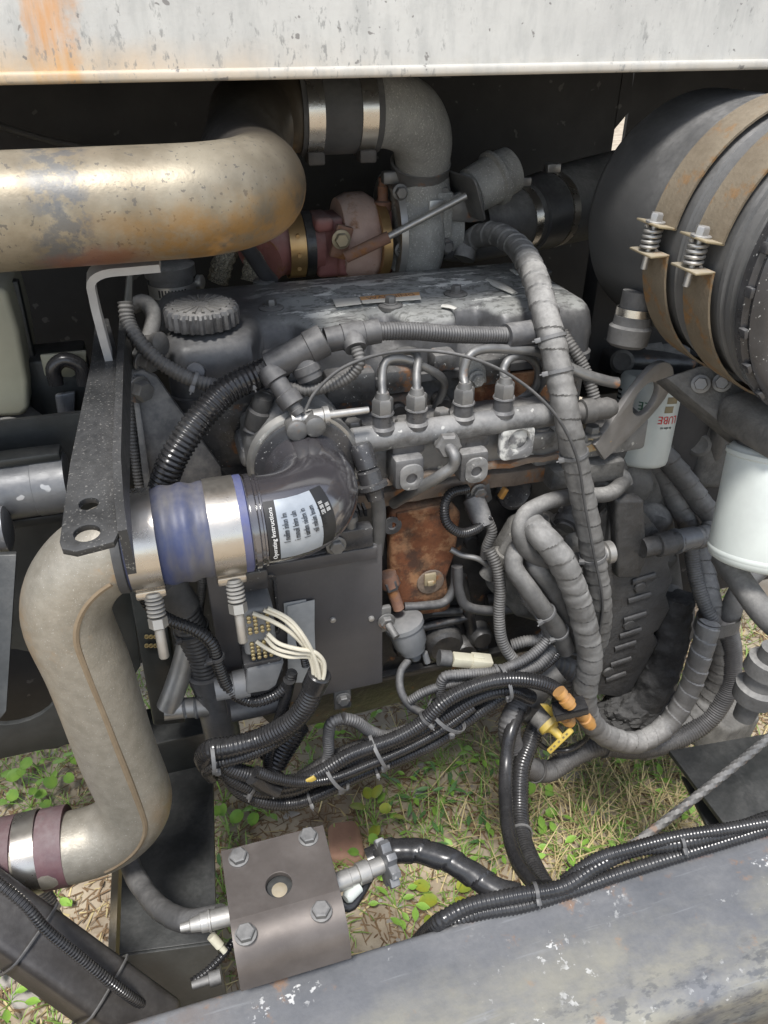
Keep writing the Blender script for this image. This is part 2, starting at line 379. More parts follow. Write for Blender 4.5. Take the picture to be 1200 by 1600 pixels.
def sig(N, L, coord, a, z, noise_scale=0, noise_amp=0, src='Object'):
    """smooth 0..1 as a coordinate (0,1,2 = x,y,z) goes a to z, edge broken by noise"""
    tc = N.new('ShaderNodeTexCoord'); sx = N.new('ShaderNodeSeparateXYZ')
    if src == 'Position':
        g = N.new('ShaderNodeNewGeometry'); out = g.outputs['Position']
    else: out = tc.outputs['Object']
    L.new(out, sx.inputs[0]); val = sx.outputs[coord]
    if noise_amp:
        n = N.new('ShaderNodeTexNoise'); n.inputs['Scale'].default_value = noise_scale; n.inputs['Detail'].default_value = 6; n.inputs['Roughness'].default_value = .65; L.new(out, n.inputs['Vector'])
        q = N.new('ShaderNodeMath'); q.operation = 'MULTIPLY_ADD'; L.new(n.outputs['Fac'], q.inputs[0]); q.inputs[1].default_value = noise_amp; L.new(val, q.inputs[2])
        q2 = N.new('ShaderNodeMath'); q2.operation = 'SUBTRACT'; L.new(q.outputs[0], q2.inputs[0]); q2.inputs[1].default_value = noise_amp / 2; val = q2.outputs[0]
    r = N.new('ShaderNodeMapRange'); r.interpolation_type = 'SMOOTHSTEP'; r.inputs['From Min'].default_value = a; r.inputs['From Max'].default_value = z
    if a > z: r.inputs['From Min'].default_value = z; r.inputs['From Max'].default_value = a; r.inputs['To Min'].default_value = 1; r.inputs['To Max'].default_value = 0
    L.new(val, r.inputs['Value']); return r.outputs[0]
def mul(N, L, *fs):
    out = fs[0]
    for f in fs[1:]:
        q = N.new('ShaderNodeMath'); q.operation = 'MULTIPLY'; L.new(out, q.inputs[0])
        if isinstance(f, (int, float)): q.inputs[1].default_value = f
        else: L.new(f, q.inputs[1])
        out = q.outputs[0]
    return out
def blotch(N, L, scale, lo, hi, stretch=(1, 1, 1), detail=6):
    g = N.new('ShaderNodeNewGeometry'); mp = N.new('ShaderNodeMapping'); mp.inputs['Scale'].default_value = stretch; L.new(g.outputs['Position'], mp.inputs[0])
    n = N.new('ShaderNodeTexNoise'); n.inputs['Scale'].default_value = scale; n.inputs['Detail'].default_value = detail; n.inputs['Roughness'].default_value = .65; L.new(mp.outputs[0], n.inputs['Vector'])
    r = N.new('ShaderNodeMapRange'); r.interpolation_type = 'SMOOTHSTEP'; r.inputs['From Min'].default_value = lo; r.inputs['From Max'].default_value = hi; L.new(n.outputs['Fac'], r.inputs['Value']); return r.outputs[0]
# ---------------------------------------------------------------- ground
def hgt(x, y): return .018 * noise.noise(Vector((x * 3, y * 3, 0))) + .008 * noise.noise(Vector((x * 11, y * 11, 4))) + .005 * noise.noise(Vector((x * 37, y * 37, 1))) + .003 * noise.noise(Vector((x * 90, y * 90, 2)))
bm = MB(); nx, ny = 300, 200; x0, x1, y0, y1 = -1.4, 2.2, .2, 2.6
gv = [[bm.bm.verts.new((x0 + (x1 - x0) * i / nx, y0 + (y1 - y0) * j / ny, hgt(x0 + (x1 - x0) * i / nx, y0 + (y1 - y0) * j / ny) * min(1, 6 * min(i / nx, 1 - i / nx, j / ny, 1 - j / ny)))) for j in range(ny + 1)] for i in range(nx + 1)]
for i in range(nx):
    for j in range(ny): bm.bm.faces.new((gv[i][j], gv[i + 1][j], gv[i + 1][j + 1], gv[i][j + 1]))
far = [bm.bm.verts.new(p) for p in ((-60, -60, 0), (60, -60, 0), (60, 60, 0), (-60, 60, 0))]
cn = [gv[0][0], gv[nx][0], gv[nx][ny], gv[0][ny]]
b0 = [gv[i][0] for i in range(nx + 1)]; b1 = [gv[nx][j] for j in range(ny + 1)]; b2 = [gv[i][ny] for i in range(nx, -1, -1)]; b3 = [gv[0][j] for j in range(ny, -1, -1)]
for k, bb in enumerate((b0, b1, b2, b3)):
    bm.bm.faces.new([far[k], far[(k + 1) % 4]] + list(reversed(bb)))
g = bm.single('ground', 'bare brown soil with dry litter under the machine', None, 'soil', kind='structure'); 
def blade(bm, p, h, wd, ang, lean, bend):
    d = Vector((math.cos(ang), math.sin(ang), 0)); s = Vector((-d.y, d.x, 0)) * wd / 2
    a = Vector(p); q = [(a - s, a + s)]
    for f in (.5, .85): 
        c = a + d * (lean * f * h + bend * h * f * f) + AZ * (h * f * (1 - .4 * abs(bend) * f)); q.append((c - s * (1.1 - f * .6), c + s * (1.1 - f * .6)))
    c = a + d * (lean * h + bend * h) + AZ * h * (1 - .45 * abs(bend))
    V = [(bm.bm.verts.new(l), bm.bm.verts.new(r_)) for l, r_ in q]; t = bm.bm.verts.new(c)
    for e, f in zip(V, V[1:]): bm.bm.faces.new((e[0], e[1], f[1], f[0]))
    bm.bm.faces.new((V[-1][0], V[-1][1], t))
rg = random.Random(3)
def straw_density(x, y):
    c = Z(960, 1270, 0); d = (Vector((x, y, 0)) - c); q = math.exp(-((d.x / .34) ** 2 + (d.y / .22) ** 2))
    return q
dry, grn, lit = MB(), MB(), MB()
for _ in range(44000):
    x, y = rg.uniform(-.9, 1.9), rg.uniform(.5, 2.2); z = hgt(x, y); q = straw_density(x, y) * 1.3; nn = noise.noise(Vector((x * 4, y * 4, 9)))
    if rg.random() < q * .5:
        blade(dry if rg.random() < .72 else grn, (x, y, z), rg.uniform(.03, .10), rg.uniform(.002, .0045), rg.uniform(0, 6.28), rg.uniform(.3, 1.7), rg.uniform(0, .5))
    elif nn > -.05 and rg.random() < .36:
        blade(grn, (x, y, z), rg.uniform(.02, .055), rg.uniform(.002, .0045), rg.uniform(0, 6.28), rg.uniform(.2, 1.0), rg.uniform(0, .5))
    elif rg.random() < .5:
        k = rg.random()
        blade(lit if k < .80 else dry, (x, y, z + .002), rg.uniform(.004, .012), rg.uniform(.002, .006), rg.uniform(0, 6.28), rg.uniform(2, 6), 0)
tag(dry.single('dry_grass', 'pale dry straw grass lying on the bare soil', None, 'straw', kind='stuff'))
tag(grn.single('green_grass', 'short green grass blades growing through the soil', None, 'grass_green', kind='stuff'))
tag(lit.single('leaf_litter', 'brown leaf and twig litter scattered over the soil', None, 'litter', kind='stuff'))
lv = MB()
for _ in range(900):
    x, y = rg.uniform(-.9, 1.8), rg.uniform(.55, 2.1); a = rg.uniform(0, 6.28); ln = rg.uniform(.012, .035); wd_ = ln * rg.uniform(.25, .5); cu_ = rg.uniform(-.3, .6); c = Vector((x, y, hgt(x, y) + .004)); d = Vector((math.cos(a), math.sin(a), rg.uniform(-.1, .35))); s_ = Vector((-d.y, d.x, rg.uniform(-.3, .3)))
    q = [lv.bm.verts.new(c + d * ln * f + s_ * wd_ * w_ + AZ * cu_ * ln * f * f) for f, w_ in ((0, 0), (.35, -.5), (.75, -.35), (1, 0), (.75, .35), (.35, .5))]
    lv.bm.faces.new(q[:4]); lv.bm.faces.new((q[0], q[3], q[4], q[5]))
lv.single('dead_leaves', 'curled dead brown leaves scattered on the soil', None, 'litter', kind='stuff')
peb = MB()
for _ in range(700):
    x, y = rg.uniform(-.9, 1.8), rg.uniform(.6, 2.1); r = rg.uniform(.003, .010)
    t = bmesh.new(); bmesh.ops.create_icosphere(t, subdivisions=1, radius=r)
    for v in t.verts: v.co = Vector((v.co.x, v.co.y * rg.uniform(.7, 1), v.co.z * .6)) + Vector((x, y, hgt(x, y) + r * .15))
    peb.merge(t)
peb.single('pebbles', 'small pale pebbles strewn over the bare soil', None, 'stone', kind='stuff')
def rock(u, v, w_, h_, label, m='stone', seed=0, flat=.5):
    p = Z(u, v, 0); t = bmesh.new(); bmesh.ops.create_icosphere(t, subdivisions=3, radius=.5); b = MB()
    for q in t.verts:
        n = 1 + .28 * noise.noise(q.co * 2.2 + Vector((seed, 0, 0))) + .1 * noise.noise(q.co * 6 + Vector((seed, 3, 0)))
        c = q.co * n; q.co = Vector((c.x * w_, c.y * h_, c.z * min(w_, h_) * flat)) + p + AZ * (hgt(p.x, p.y) + min(w_, h_) * flat * .22)
    b.merge(t); return b.single('stone', label, 'stone', m, 'stones on the soil', sharp=50)
rock(890, 1215, .055, .045, 'pale stone at the edge of the dry grass, below the loom loop', seed=1)
rock(930, 1272, .075, .045, 'long pale grey stone lying among the dry straw grass', seed=2)
rock(866, 1290, .028, .022, 'small white stone left of the dry straw, beside the upright looms', seed=3)
rock(655, 1240, .045, .04, 'white stone on soil below the middle of the cable bundle', seed=4)
rock(660, 1195, .03, .025, 'small cream stone just under the cable bundle ties', seed=5)
rock(45, 1560, .07, .05, 'grey stone at the bottom left beyond the diagonal tube', seed=6)
rock(15, 1530, .06, .05, 'pale stone at the left edge below the diagonal tube', seed=7)
rock(850, 1185, .03, .05, 'white shard of stone beneath the yellow handle', seed=8)
rock(455, 1275, .045, .02, 'cream stone chip directly below the lowest loom bend', seed=9)
p = Z(540, 1325, 0); b = MB(); b.box((p.x, p.y, .02), (.085, .11, .05), Euler((0, 0, R(-8))).to_matrix(), .016, 3); b.jitter(.012, 18)
b.single('brick_fragment', 'broken pinkish brick lying on the soil behind the bolted plate', 'brick', 'pink_brick')
# weeds: leaf meshes shared, one stem each
def leaf_mesh(name, ln, wd, mat_, kind=0):
    b = MB(); n = 6; rows = []
    for i in range(n + 1):
        f = i / n; w_ = wd * (math.sin(math.pi * min(1, f * .93 + .07)) ** (.55 if kind == 0 else 1.0)); z = -.25 * ln * f * f + .1 * ln * f
        rows.append([b.bm.verts.new((ln * f, s * w_ / 2, z + abs(s) * wd * .12)) for s in (-1, 0, 1)])
    for a, c in zip(rows, rows[1:]):
        for k in (0, 1): b.bm.faces.new((a[k], a[k + 1], c[k + 1], c[k]))
    me = b.mesh(name, Vector((0, 0, 0)), 80); me.materials.append(MAT[mat_]); return me
LEAF = [leaf_mesh('leaf', .038, .033, 'leaf_green'), leaf_mesh('leaf', .042, .036, 'leaf_yellow'), leaf_mesh('leaf', .045, .013, 'leaf_dark', 1), leaf_mesh('leaf', .034, .018, 'leaf_green', 1)]
def weed(u, v, kind, n, spread, hh, label, seed):
    q = random.Random(seed); p = Z(u, v, .0); p.z = hgt(p.x, p.y) - .003
    t = thing('weed', label, 'weed', p, 'weeds growing through the soil')
    b = MB(); tips = []
    for i in range(n):
        a = 2.4 * i + q.uniform(-.4, .4); d = spread * math.sqrt((i + .6) / n); tip = p + Vector((math.cos(a) * d, math.sin(a) * d, hh * q.uniform(.55, 1.1))); tips.append((tip, a))
        b.tube([p, p.lerp(tip, .5) + AZ * hh * .15, tip], .0011, 5, step=.02)
    b.part('stem', 'leaf_green', t)
    for tip, a in tips:
        o = bpy.data.objects.new('leaf', LEAF[kind]); COL.objects.link(o); o.parent = t; o.location = tip - p
        o.rotation_euler = (q.uniform(-.5, .5), q.uniform(-.35, .25), a + q.uniform(-.5, .5)); s = q.uniform(.65, 1.15); o.scale = (s, s, s)
W = [(585, 1290, 1, 7, .06, .06, 'yellow-green clover weed between the pink brick and the star knob'),
     (575, 1360, 0, 4, .04, .07, 'bright leafed weed behind the steel fitting right of the bolted plate'),
     (350, 1250, 0, 9, .08, .08, 'round-leafed weed right of the black crossmember under the loom bend'),
     (420, 1275, 3, 5, .04, .06, 'slender weed below the lowest bend of the loom bundle'),
     (480, 1160, 3, 9, .10, .05, 'leafy weed seen beneath the electronics plate clamp'),
     (560, 1155, 3, 9, .09, .05, 'green weed in the gap above the loom bundle, right of the clamp'),
     (640, 1250, 2, 9, .08, .06, 'dark narrow-leafed weed on bare soil below the cable ties'),
     (690, 1255, 2, 10, .09, .05, 'narrow-leafed weed on bare soil in the middle of the open ground'),
     (750, 1190, 3, 6, .05, .06, 'small weed left of the upright loom pair, under the bundle'),
     (720, 1330, 2, 9, .08, .05, 'feathery weed just above the black spiral wrapped hose'),
     (845, 1225, 0, 5, .06, .07, 'weed with broad leaves right of the upright loom pair'),
     (840, 1285, 0, 5, .05, .07, 'low broad-leafed weed beside the lower cable tie of the upright looms'),
     (1010, 1195, 3, 12, .08, .05, 'bushy green weed below the big ribbed loom loop'),
     (870, 1340, 3, 9, .07, .06, 'green weed beside the wire rope near the frame rail'),
     (1150, 1060, 3, 12, .12, .08, 'weed in the shade right of the strap around the hoses'),
     (1120, 1110, 0, 9, .10, .08, 'weed in the shade under the right-hand hose loop'),
     (80, 1225, 0, 10, .09, .07, 'weed in the shade left of the tall grey pipe'),
     (110, 1190, 3, 8, .08, .07, 'small weed higher up in the shade left of the tall grey pipe'),
     (50, 1265, 0, 8, .07, .06, 'weed just above the maroon coupling at the left edge'),
     (20, 1570, 3, 9, .08, .06, 'weed at the bottom left corner beyond the diagonal tube'),
     (350, 1395, 2, 8, .05, .06, 'thin weed between the crossmember and the bolted plate'),
     (640, 1480, 3, 6, .05, .06, 'weed close to the frame rail right of the bolted plate'),
     (770, 1340, 3, 8, .06, .06, 'weed left of the upright loom pair above the wrapped hose')]
W += [(610, 1215, 3, 8, .07, .04, 'small leafy weed directly beneath the doubled cable tie'), (700, 1205, 3, 9, .08, .04, 'leafy weed under the right half of the bundle'), (665, 1300, 3, 10, .08, .04, 'low green weed in the centre of the open soil'), (745, 1255, 2, 9, .08, .04, 'narrow-leafed weed left of the upright loom pair'), (620, 1420, 3, 8, .06, .05, 'weed below the star knob near the frame rail'), (930, 1310, 3, 10, .07, .05, 'green weed among straw by the lower end of wire rope'), (1060, 1250, 3, 9, .07, .05, 'green weed at the right edge of the dry straw'), (700, 1420, 1, 7, .06, .04, 'yellowish weed tucked under the spiral-wrapped hose'), (400, 1265, 0, 6, .05, .05, 'round-leafed weed below the loom tie at left'), (90, 1400, 3, 6, .05, .04, 'sparse weed on litter right of the maroon coupling')]
for i, a in enumerate(W): weed(*a, seed=i + 20)

# ---------------------------------------------------------------- bay: hood panel, roof, walls
PY_ = .975
zb = Y(600, 121, PY_).z
b = MB(); b.box((.4, PY_ + .004, zb + .30), (4.4, .004, .584)); 
hp = thing('hood_panel', 'white painted hood panel with orange rust streak above the engine', 'panel', (.4, PY_, zb + .02))
b.part('sheet', 'white_paint', hp)
b = MB(); b.box((.4, PY_ + .002, zb + .006), (4.4, .012, .012), None, .004, 3)
b.part('rolled_edge', 'white_paint', hp)
stain('white_paint', lambda N, L: mul(N, L, sig(N, L, 0, Y(45, 90, PY_).x, Y(58, 90, PY_).x, 22, .05, 'Position'), sig(N, L, 0, Y(140, 90, PY_).x, Y(95, 90, PY_).x, 16, .10, 'Position'), blotch(N, L, 30, .25, .62, (1, 1, .15)), .92), (.62, .27, .05))
stain('white_paint', lambda N, L: mul(N, L, sig(N, L, 2, zb + .05, zb + .008, 25, .03, 'Position'), sig(N, L, 0, .35, -.35, 14, .3, 'Position'), .8), (.60, .36, .12))
stain('white_paint', lambda N, L: mul(N, L, sig(N, L, 2, zb + .022, zb - .006, 40, .02, 'Position'), .55), (.46, .38, .27))
stain('white_paint', lambda N, L: mul(N, L, blotch(N, L, 40, .42, .70, (1, 1, .30), 9), .45), (.33, .335, .32))
stain('white_paint', lambda N, L: mul(N, L, blotch(N, L, 150, .56, .66, (1, 1, .45), 6), blotch(N, L, 7, .42, .60), .75), (.22, .22, .21))
stain('white_paint', lambda N, L: mul(N, L, blotch(N, L, 45, .655, .68, (1, 1, 1), 3), .8), (.17, .16, .15))
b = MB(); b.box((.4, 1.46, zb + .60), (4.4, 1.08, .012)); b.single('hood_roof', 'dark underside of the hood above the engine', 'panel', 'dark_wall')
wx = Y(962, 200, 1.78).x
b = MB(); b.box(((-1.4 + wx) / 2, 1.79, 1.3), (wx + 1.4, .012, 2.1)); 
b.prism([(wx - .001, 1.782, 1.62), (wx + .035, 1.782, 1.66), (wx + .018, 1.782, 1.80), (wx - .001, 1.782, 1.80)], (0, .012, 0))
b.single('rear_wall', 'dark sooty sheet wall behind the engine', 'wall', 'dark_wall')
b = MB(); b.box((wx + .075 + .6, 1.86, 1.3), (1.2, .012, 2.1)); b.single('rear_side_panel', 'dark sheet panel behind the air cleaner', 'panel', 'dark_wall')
b = MB(); b.box((-1.41, 1.3, 1.3), (.012, 1.1, 2.1)); b.single('left_light_blocker', 'unseen dark wall added left of the engine bay to block light', 'wall', 'dark_wall')  # out of view, added to keep side light out of the bay
b = MB(); b.box((2.15, 1.3, 1.3), (.012, 1.1, 2.1)); b.single('right_light_blocker', 'unseen dark wall added right of the engine bay to block light', 'wall', 'dark_wall')  # likewise unseen, added to block light from the right
# a faint cable and seam on the sooty wall
b = MB(); b.tube([Y(-20, 190, 1.70), Y(60, 215, 1.70), Y(120, 228, 1.70), Y(200, 240, 1.7)], .006, 8); b.single('wall_cable', 'thin sooty cable running along the rear wall above the rusty pipe', 'cable', 'rubber')

# ---------------------------------------------------------------- frame rail along the front
mat('rail_paint', (.105, .112, .125), (.15, .155, .165), .38, .1, dust=.22, bump=.35, bs=70, rust=.10, rustcol=(.16, .09, .05), ns=9, streak=(.4, 1, 1))
stain('rail_paint', lambda N, L: mul(N, L, blotch(N, L, 9, .40, .60, (.6, 1, 1), 14), sig(N, L, 1, .47, .38, 30, .08, 'Position'), .75), (.30, .285, .225))
stain('rail_paint', lambda N, L: mul(N, L, blotch(N, L, 90, .50, .60, (.5, 1, 1), 10), sig(N, L, 1, .40, .34, 30, .06, 'Position'), .6), (.07, .075, .085))
stain('rail_paint', lambda N, L: mul(N, L, sig(N, L, 0, -.02, -.12, 20, .25, 'Position'), blotch(N, L, 20, .4, .65), .7), (.15, .10, .07))
stain('rail_paint', lambda N, L: mul(N, L, blotch(N, L, 12, .52, .60), sig(N, L, 1, Z(1000, 1360, .85).y - .012, Z(1000, 1360, .85).y - .002, 60, .012, 'Position'), sig(N, L, 0, .25, .33, 20, .2, 'Position'), .9), (.26, .13, .085))
stain('rail_paint', lambda N, L: mul(N, L, blotch(N, L, 70, .60, .64, (1, 1, 1), 3), blotch(N, L, 6, .50, .62), .9), (.66, .66, .64))
stain('rail_paint', lambda N, L: mul(N, L, blotch(N, L, 90, .60, .70, (.06, 1, 1), 4), .35), (.30, .31, .32))
zr = .85; yb = Z(860, 1395, zr).y; yf = Z(1150, 1553, zr).y
prof = []
for i in range(9): a = R(90 * i / 8); prof.append((yb - .010 + math.cos(a) * .010, zr - .010 + math.sin(a) * .010))
for i in range(11): a = R(90 + 90 * i / 10); prof.append((yf + .030 + math.cos(a) * .030, zr - .028 + math.sin(a) * .028))
prof += [(yf, zr - .20), (yb, zr - .20)]
b = MB(); xs = [-1.3 + 3.6 * i / 60 for i in range(61)]
b.ngon([[Vector((x, y_, z_)) for (y_, z_) in prof] for x in xs])
b.single('frame_rail', 'scuffed slate grey steel frame rail across the bottom', 'frame rail', 'rail_paint', sharp=60)
# brown timber lying against the rail's front
b = MB(); b.box((.55, yf - .10, zr - .14), (2.2, .16, .10), None, .01); b.single('timber_step', 'weathered brown timber board in front of the grey frame rail', 'board', 'timber')

# black crossmember under the left pipe
ztop = .58
A_, B_, C_, D_ = Z(205, 1185, ztop), Z(332, 1175, ztop), Z(343, 1480, ztop), Z(168, 1545, ztop)
b = MB(); b.prism([Z(196, 1190, ztop), Z(332, 1175, ztop), Z(338, 1470, ztop), Z(186, 1490, ztop)], (0, 0, -.012), .002)
b.prism([Z(186, 1490, ztop) + Vector((0, .01, -.002)), Z(338, 1470, ztop) + Vector((0, .01, -.002)), Z(338, 1470, ztop) + Vector((0, -.004, -.002)), Z(186, 1490, ztop) + Vector((0, -.004, -.002))], (0, -.03, -.16), .002)
b.single('crossmember', 'black steel crossmember plate below the tall grey pipe', 'crossmember', 'black_frame')
b = MB(); l1, l2 = Z(186, 1345, ztop - .02), Z(178, 1555, ztop - .02); b.prism([l1, l2, l2 + AX * -.012, l1 + AX * -.012], (0, 0, -.2)); b.single('crossmember_web', 'dull olive edge plate along the left of the black crossmember', 'plate', 'yellow_zinc')
b = MB(); b.box(Z(290, 1150, .62), (.20, .10, .10), None, .006); b.single('mount_block', 'black mounting block on the back end of the crossmember', 'mount', 'black_frame')

# diagonal black tube at the bottom left with strapped loom
tp = [P(-90, 1370, 1.05), P(60, 1478, 1.07), P(215, 1590, 1.10)]
t = thing('diagonal_tube', 'black square tube running diagonally through the bottom left corner', 'frame tube', tp[2])
ax = (tp[2] - tp[0]).normalized(); m = frame(ax)
b = MB(); b.box((tp[0] + tp[2]) / 2, (px(92, tp[1]), px(80, tp[1]), (tp[2] - tp[0]).length * 1.25), m, .012, 3); b.part('tube', 'satin_steel', t)
for f in (.43, .80):
    c = tp[0].lerp(tp[2], f); b = MB(); w_, h_ = px(92, tp[1]) + .006, px(80, tp[1]) + .006
    b.tube([c + m @ Vector((x * w_ / 2, y * h_ / 2, 0)) for x, y in ((1, .85), (.85, 1), (-.85, 1), (-1, .85), (-1, -.85), (-.85, -1), (.85, -1), (1, -.85), (1, .85))], .0022, 6, step=.01); b.part('cable_tie', 'tie_plastic', t)
lp = [P(-40, 1350, 1.0), P(40, 1415, 1.0), P(70, 1450, 1.01), P(130, 1500, 1.03), P(180, 1540, 1.05), P(225, 1572, 1.09), P(275, 1600, 1.2)]
b = MB(); b.tube(lp, px(9, lp[1]), 12, 'loom', .0045, .0011); b.single('loom_on_tube', 'thin black ribbed loom strapped along the diagonal tube', 'loom', 'black_loom')
# ---------------------------------------------------------------- the engine
ZC = 1.472; YC0, YC1 = 1.03, 1.315
XL = Y(258, 560, YC0).x; XR = Z(908, 455, ZC).x
EN = thing('diesel_engine', 'dusty grey four-cylinder diesel engine filling the bay', 'engine', (.32, 1.15, .62))
def sstep(a, c, x): t_ = max(0, min(1, (x - a) / (c - a))); return t_ * t_ * (3 - 2 * t_)
REC = []
for (u0, u1, u2, u3, dpt) in ((382, 412, 452, 508, .060), (572, 600, 625, 662, .055), (728, 752, 790, 822, .050)):
    REC.append([Z(u_, 510, ZC).x for u_ in (u0, u1, u2, u3)] + [dpt])
def yfront(x): return YC0 + sum(d_ * sstep(a, c, x) * (1 - sstep(e, f, x)) for a, c, e, f, d_ in REC)
def cover_section(x):
    r = .03; dx = min(x - XL, XR - x); k = 0
    if dx < r: k = 1 - math.sqrt(max(0, 1 - ((r - dx) / r) ** 2))
    yf, yk = yfront(x) + r * k, YC1 - r * k; dz = -.022 * k; rise = .006 * sstep(XL + .14, XL + .18, x) * (1 - sstep(XR - .09, XR - .05, x))
    fr = [(YC0 - .008 + r * k, 1.382), (YC0 - .008 + r * k, 1.394), (YC0 + r * k, 1.3945), (YC0 + .001 + r * k, 1.410), (YC0 + (yf - YC0) * .25 + .002 + r * k * .5, 1.420), (yf + .001, 1.432), (yf + .005, 1.452), (yf + .012, 1.463), (yf + .022, 1.469), (yf + .036, ZC)]
    md = [(YC0 + .125 + r * k * .2, ZC), (YC0 + .135 + r * k * .2, ZC + rise), (YC0 + .20, ZC + rise), (YC0 + .225, ZC + rise * .2)]
    bk = [(yk - .03, ZC), (yk - .015, 1.466), (yk - .004, 1.45), (yk, 1.43), (yk, 1.382)]
    return [Vector((x, y_, z_ + (dz if z_ > 1.44 else 0))) for y_, z_ in fr + md + bk]
mat('cover_paint', (.075, .077, .082), (.05, .052, .056), .42, dust=.38, bump=.22, bs=120, grime=.4)
fl = lambda N, L: mul(N, L, sig(N, L, 2, ZC - .012, ZC - .004, 60, .012, 'Position'), sig(N, L, 0, XL + .12, XL + .22, 14, .12, 'Position'))
stain('cover_paint', lambda N, L: mul(N, L, fl(N, L), blotch(N, L, 34, .34, .46, (.5, 1, 1), 14), .9), (.33, .335, .32))
stain('cover_paint', lambda N, L: mul(N, L, fl(N, L), blotch(N, L, 110, .50, .60, (.6, 1, 1), 10), .6), (.06, .06, .055))
stain('cover_paint', lambda N, L: mul(N, L, fl(N, L), blotch(N, L, 24, .555, .575, (.55, 1.3, 1), 10), sig(N, L, 1, YC0 + .03, YC0 + .09, 20, .05, 'Position'), .95), (.74, .74, .70))
b = MB(); nst = 130; xs_ = [XL + (XR - XL) * (.5 - .5 * math.cos(math.pi * i_ / nst)) for i_ in range(nst + 1)]
b.ngon([cover_section(x_) for x_ in xs_])
VC = b.part('valve_cover', 'cover_paint', EN, sharp=50)
for (u, v) in ((424, 482), (413, 440), (712, 460), (610, 478), (845, 425)):
    p = Z(u, v, ZC); b = MB(); b.lathe(p, AZ, [(-.004, .019), (.002, .019), (.004, .016)], 24); b.hexa(p + AZ * .003, AZ, .0085, .012); b.part('bolt', 'bolt_dull', VC)
# white gasket blobs
for (u0, v0, u1, v1, r) in ((762, 440, 805, 462, .010), (690, 480, 712, 486, .007), (800, 424, 808, 432, .007), (845, 430, 850, 434, .006)):
    b = MB(); b.tube([Z(u0, v0, ZC + .002), Z((u0 + u1) / 2, (v0 + v1) / 2 - 2, ZC + .003), Z(u1, v1, ZC + .001)], [r * .7, r, r * .6], 10); b.jitter(.002, 60)
    for v in b.bm.verts: v.co.z = ZC + .006 + (v.co.z - ZC - .006) * .35
    b.part('sealant_blob', 'paper', VC)
# warning decal on the cover
b = MB(); b.prism([Z(520, 468, ZC + .0065), Z(560, 465, ZC + .0065), Z(565, 475, ZC + .0065), Z(525, 480, ZC + .0065)], (0, 0, .0006)); dc = b.part('decal', 'paper', VC)
b = MB(); b.prism([Z(562, 464.5, ZC + .0065), Z(655, 457, ZC + .0065), Z(658, 468, ZC + .0065), Z(567, 474.5, ZC + .0065)], (0, 0, .0006)); b.part('decal', 'paper', VC)
b = MB(); b.prism([Z(562, 464, ZC + .0073), Z(655, 456.5, ZC + .0073), Z(656, 461, ZC + .0073), Z(564, 469, ZC + .0073)], (0, 0, .0004)); b.part('decal_header', 'orange_print', VC)
c = Z(611, 463, ZC + .008); b = MB(); b.text('WARNING', frame(AZ, AY), c, .016); b.part('lettering', 'rusty_edge', VC)
# oil filler cap
c = Z(318, 512, ZC)
b = MB(); b.lathe(c, AZ, [(0, .030), (.006, .030), (.006, .049), (.008, .053), (.028, .053), (.033, .050), (.0345, .040)], 96, ribs=24, ribamp=.0035)
cap = b.part('oil_filler_cap', 'engine_paint', EN, sharp=30)
for k in range(20):
    a = 2 * math.pi * k / 20; d = Vector((math.cos(a), math.sin(a), 0)); b = MB(); b.tube([c + d * .012 + AZ * .0345, c + d * .041 + AZ * .034], [.001, .0028], 6, step=.01); b.part('ridge', 'engine_dusty', cap)
# head, block, pan
def bx(x0, x1, y0, y1, z0, z1, bev=.006): b = MB(); b.box(((x0 + x1) / 2, (y0 + y1) / 2, (z0 + z1) / 2), (x1 - x0, y1 - y0, z1 - z0), None, bev); return b
bx(XL + .004, XR - .01, 1.035, 1.31, 1.27, 1.385).part('cylinder_head', 'head_paint', EN)
b = bx(XL + .01, XR + .02, 1.01, 1.30, .80, 1.275)
b.part('cylinder_block', 'engine_greasy', EN)
b = MB(); b.prism([(XL + .03, 1.03, .80), (XR - .05, 1.03, .80), (XR - .08, 1.06, .66), (XL + .10, 1.06, .64)], (0, .24, 0), .012); b.part('oil_pan', 'engine_greasy', EN)
b = MB(); b.box(((XL + XR) / 2, 1.02, .80), (XR - XL + .02, .05, .016), None, .003); b.part('pan_flange', 'engine_greasy', EN)
# ribs and bosses on the block
for (u, v, r, h_) in ((690, 1000, 30, .03), (745, 985, 18, .035), (660, 950, 16, .02), (735, 845, 12, .012), (720, 1010, 22, .03), (640, 990, 24, .02), (630, 1010, 16, .015)):
    p = Y(u, v, 1.01); b = MB(); b.lathe(p + AY * .01, -AY, [(0, px(r, p) * 1.15), (h_, px(r, p)), (h_ + .006, px(r, p) * .8)], 20); b.part('boss', 'engine_greasy', EN)
for (u0, v0, u1, v1, r) in ((610, 960, 720, 955, 8), (640, 985, 730, 965, 7), (720, 900, 740, 1000, 10), (760, 940, 830, 930, 12), (660, 1030, 760, 1010, 9)):
    p = Y(u0, v0, 1.005); b = MB(); b.tube([p, Y(u1, v1, 1.0)], px(r, p), 10, straight=True); b.part('casting_rib', 'engine_greasy', EN)
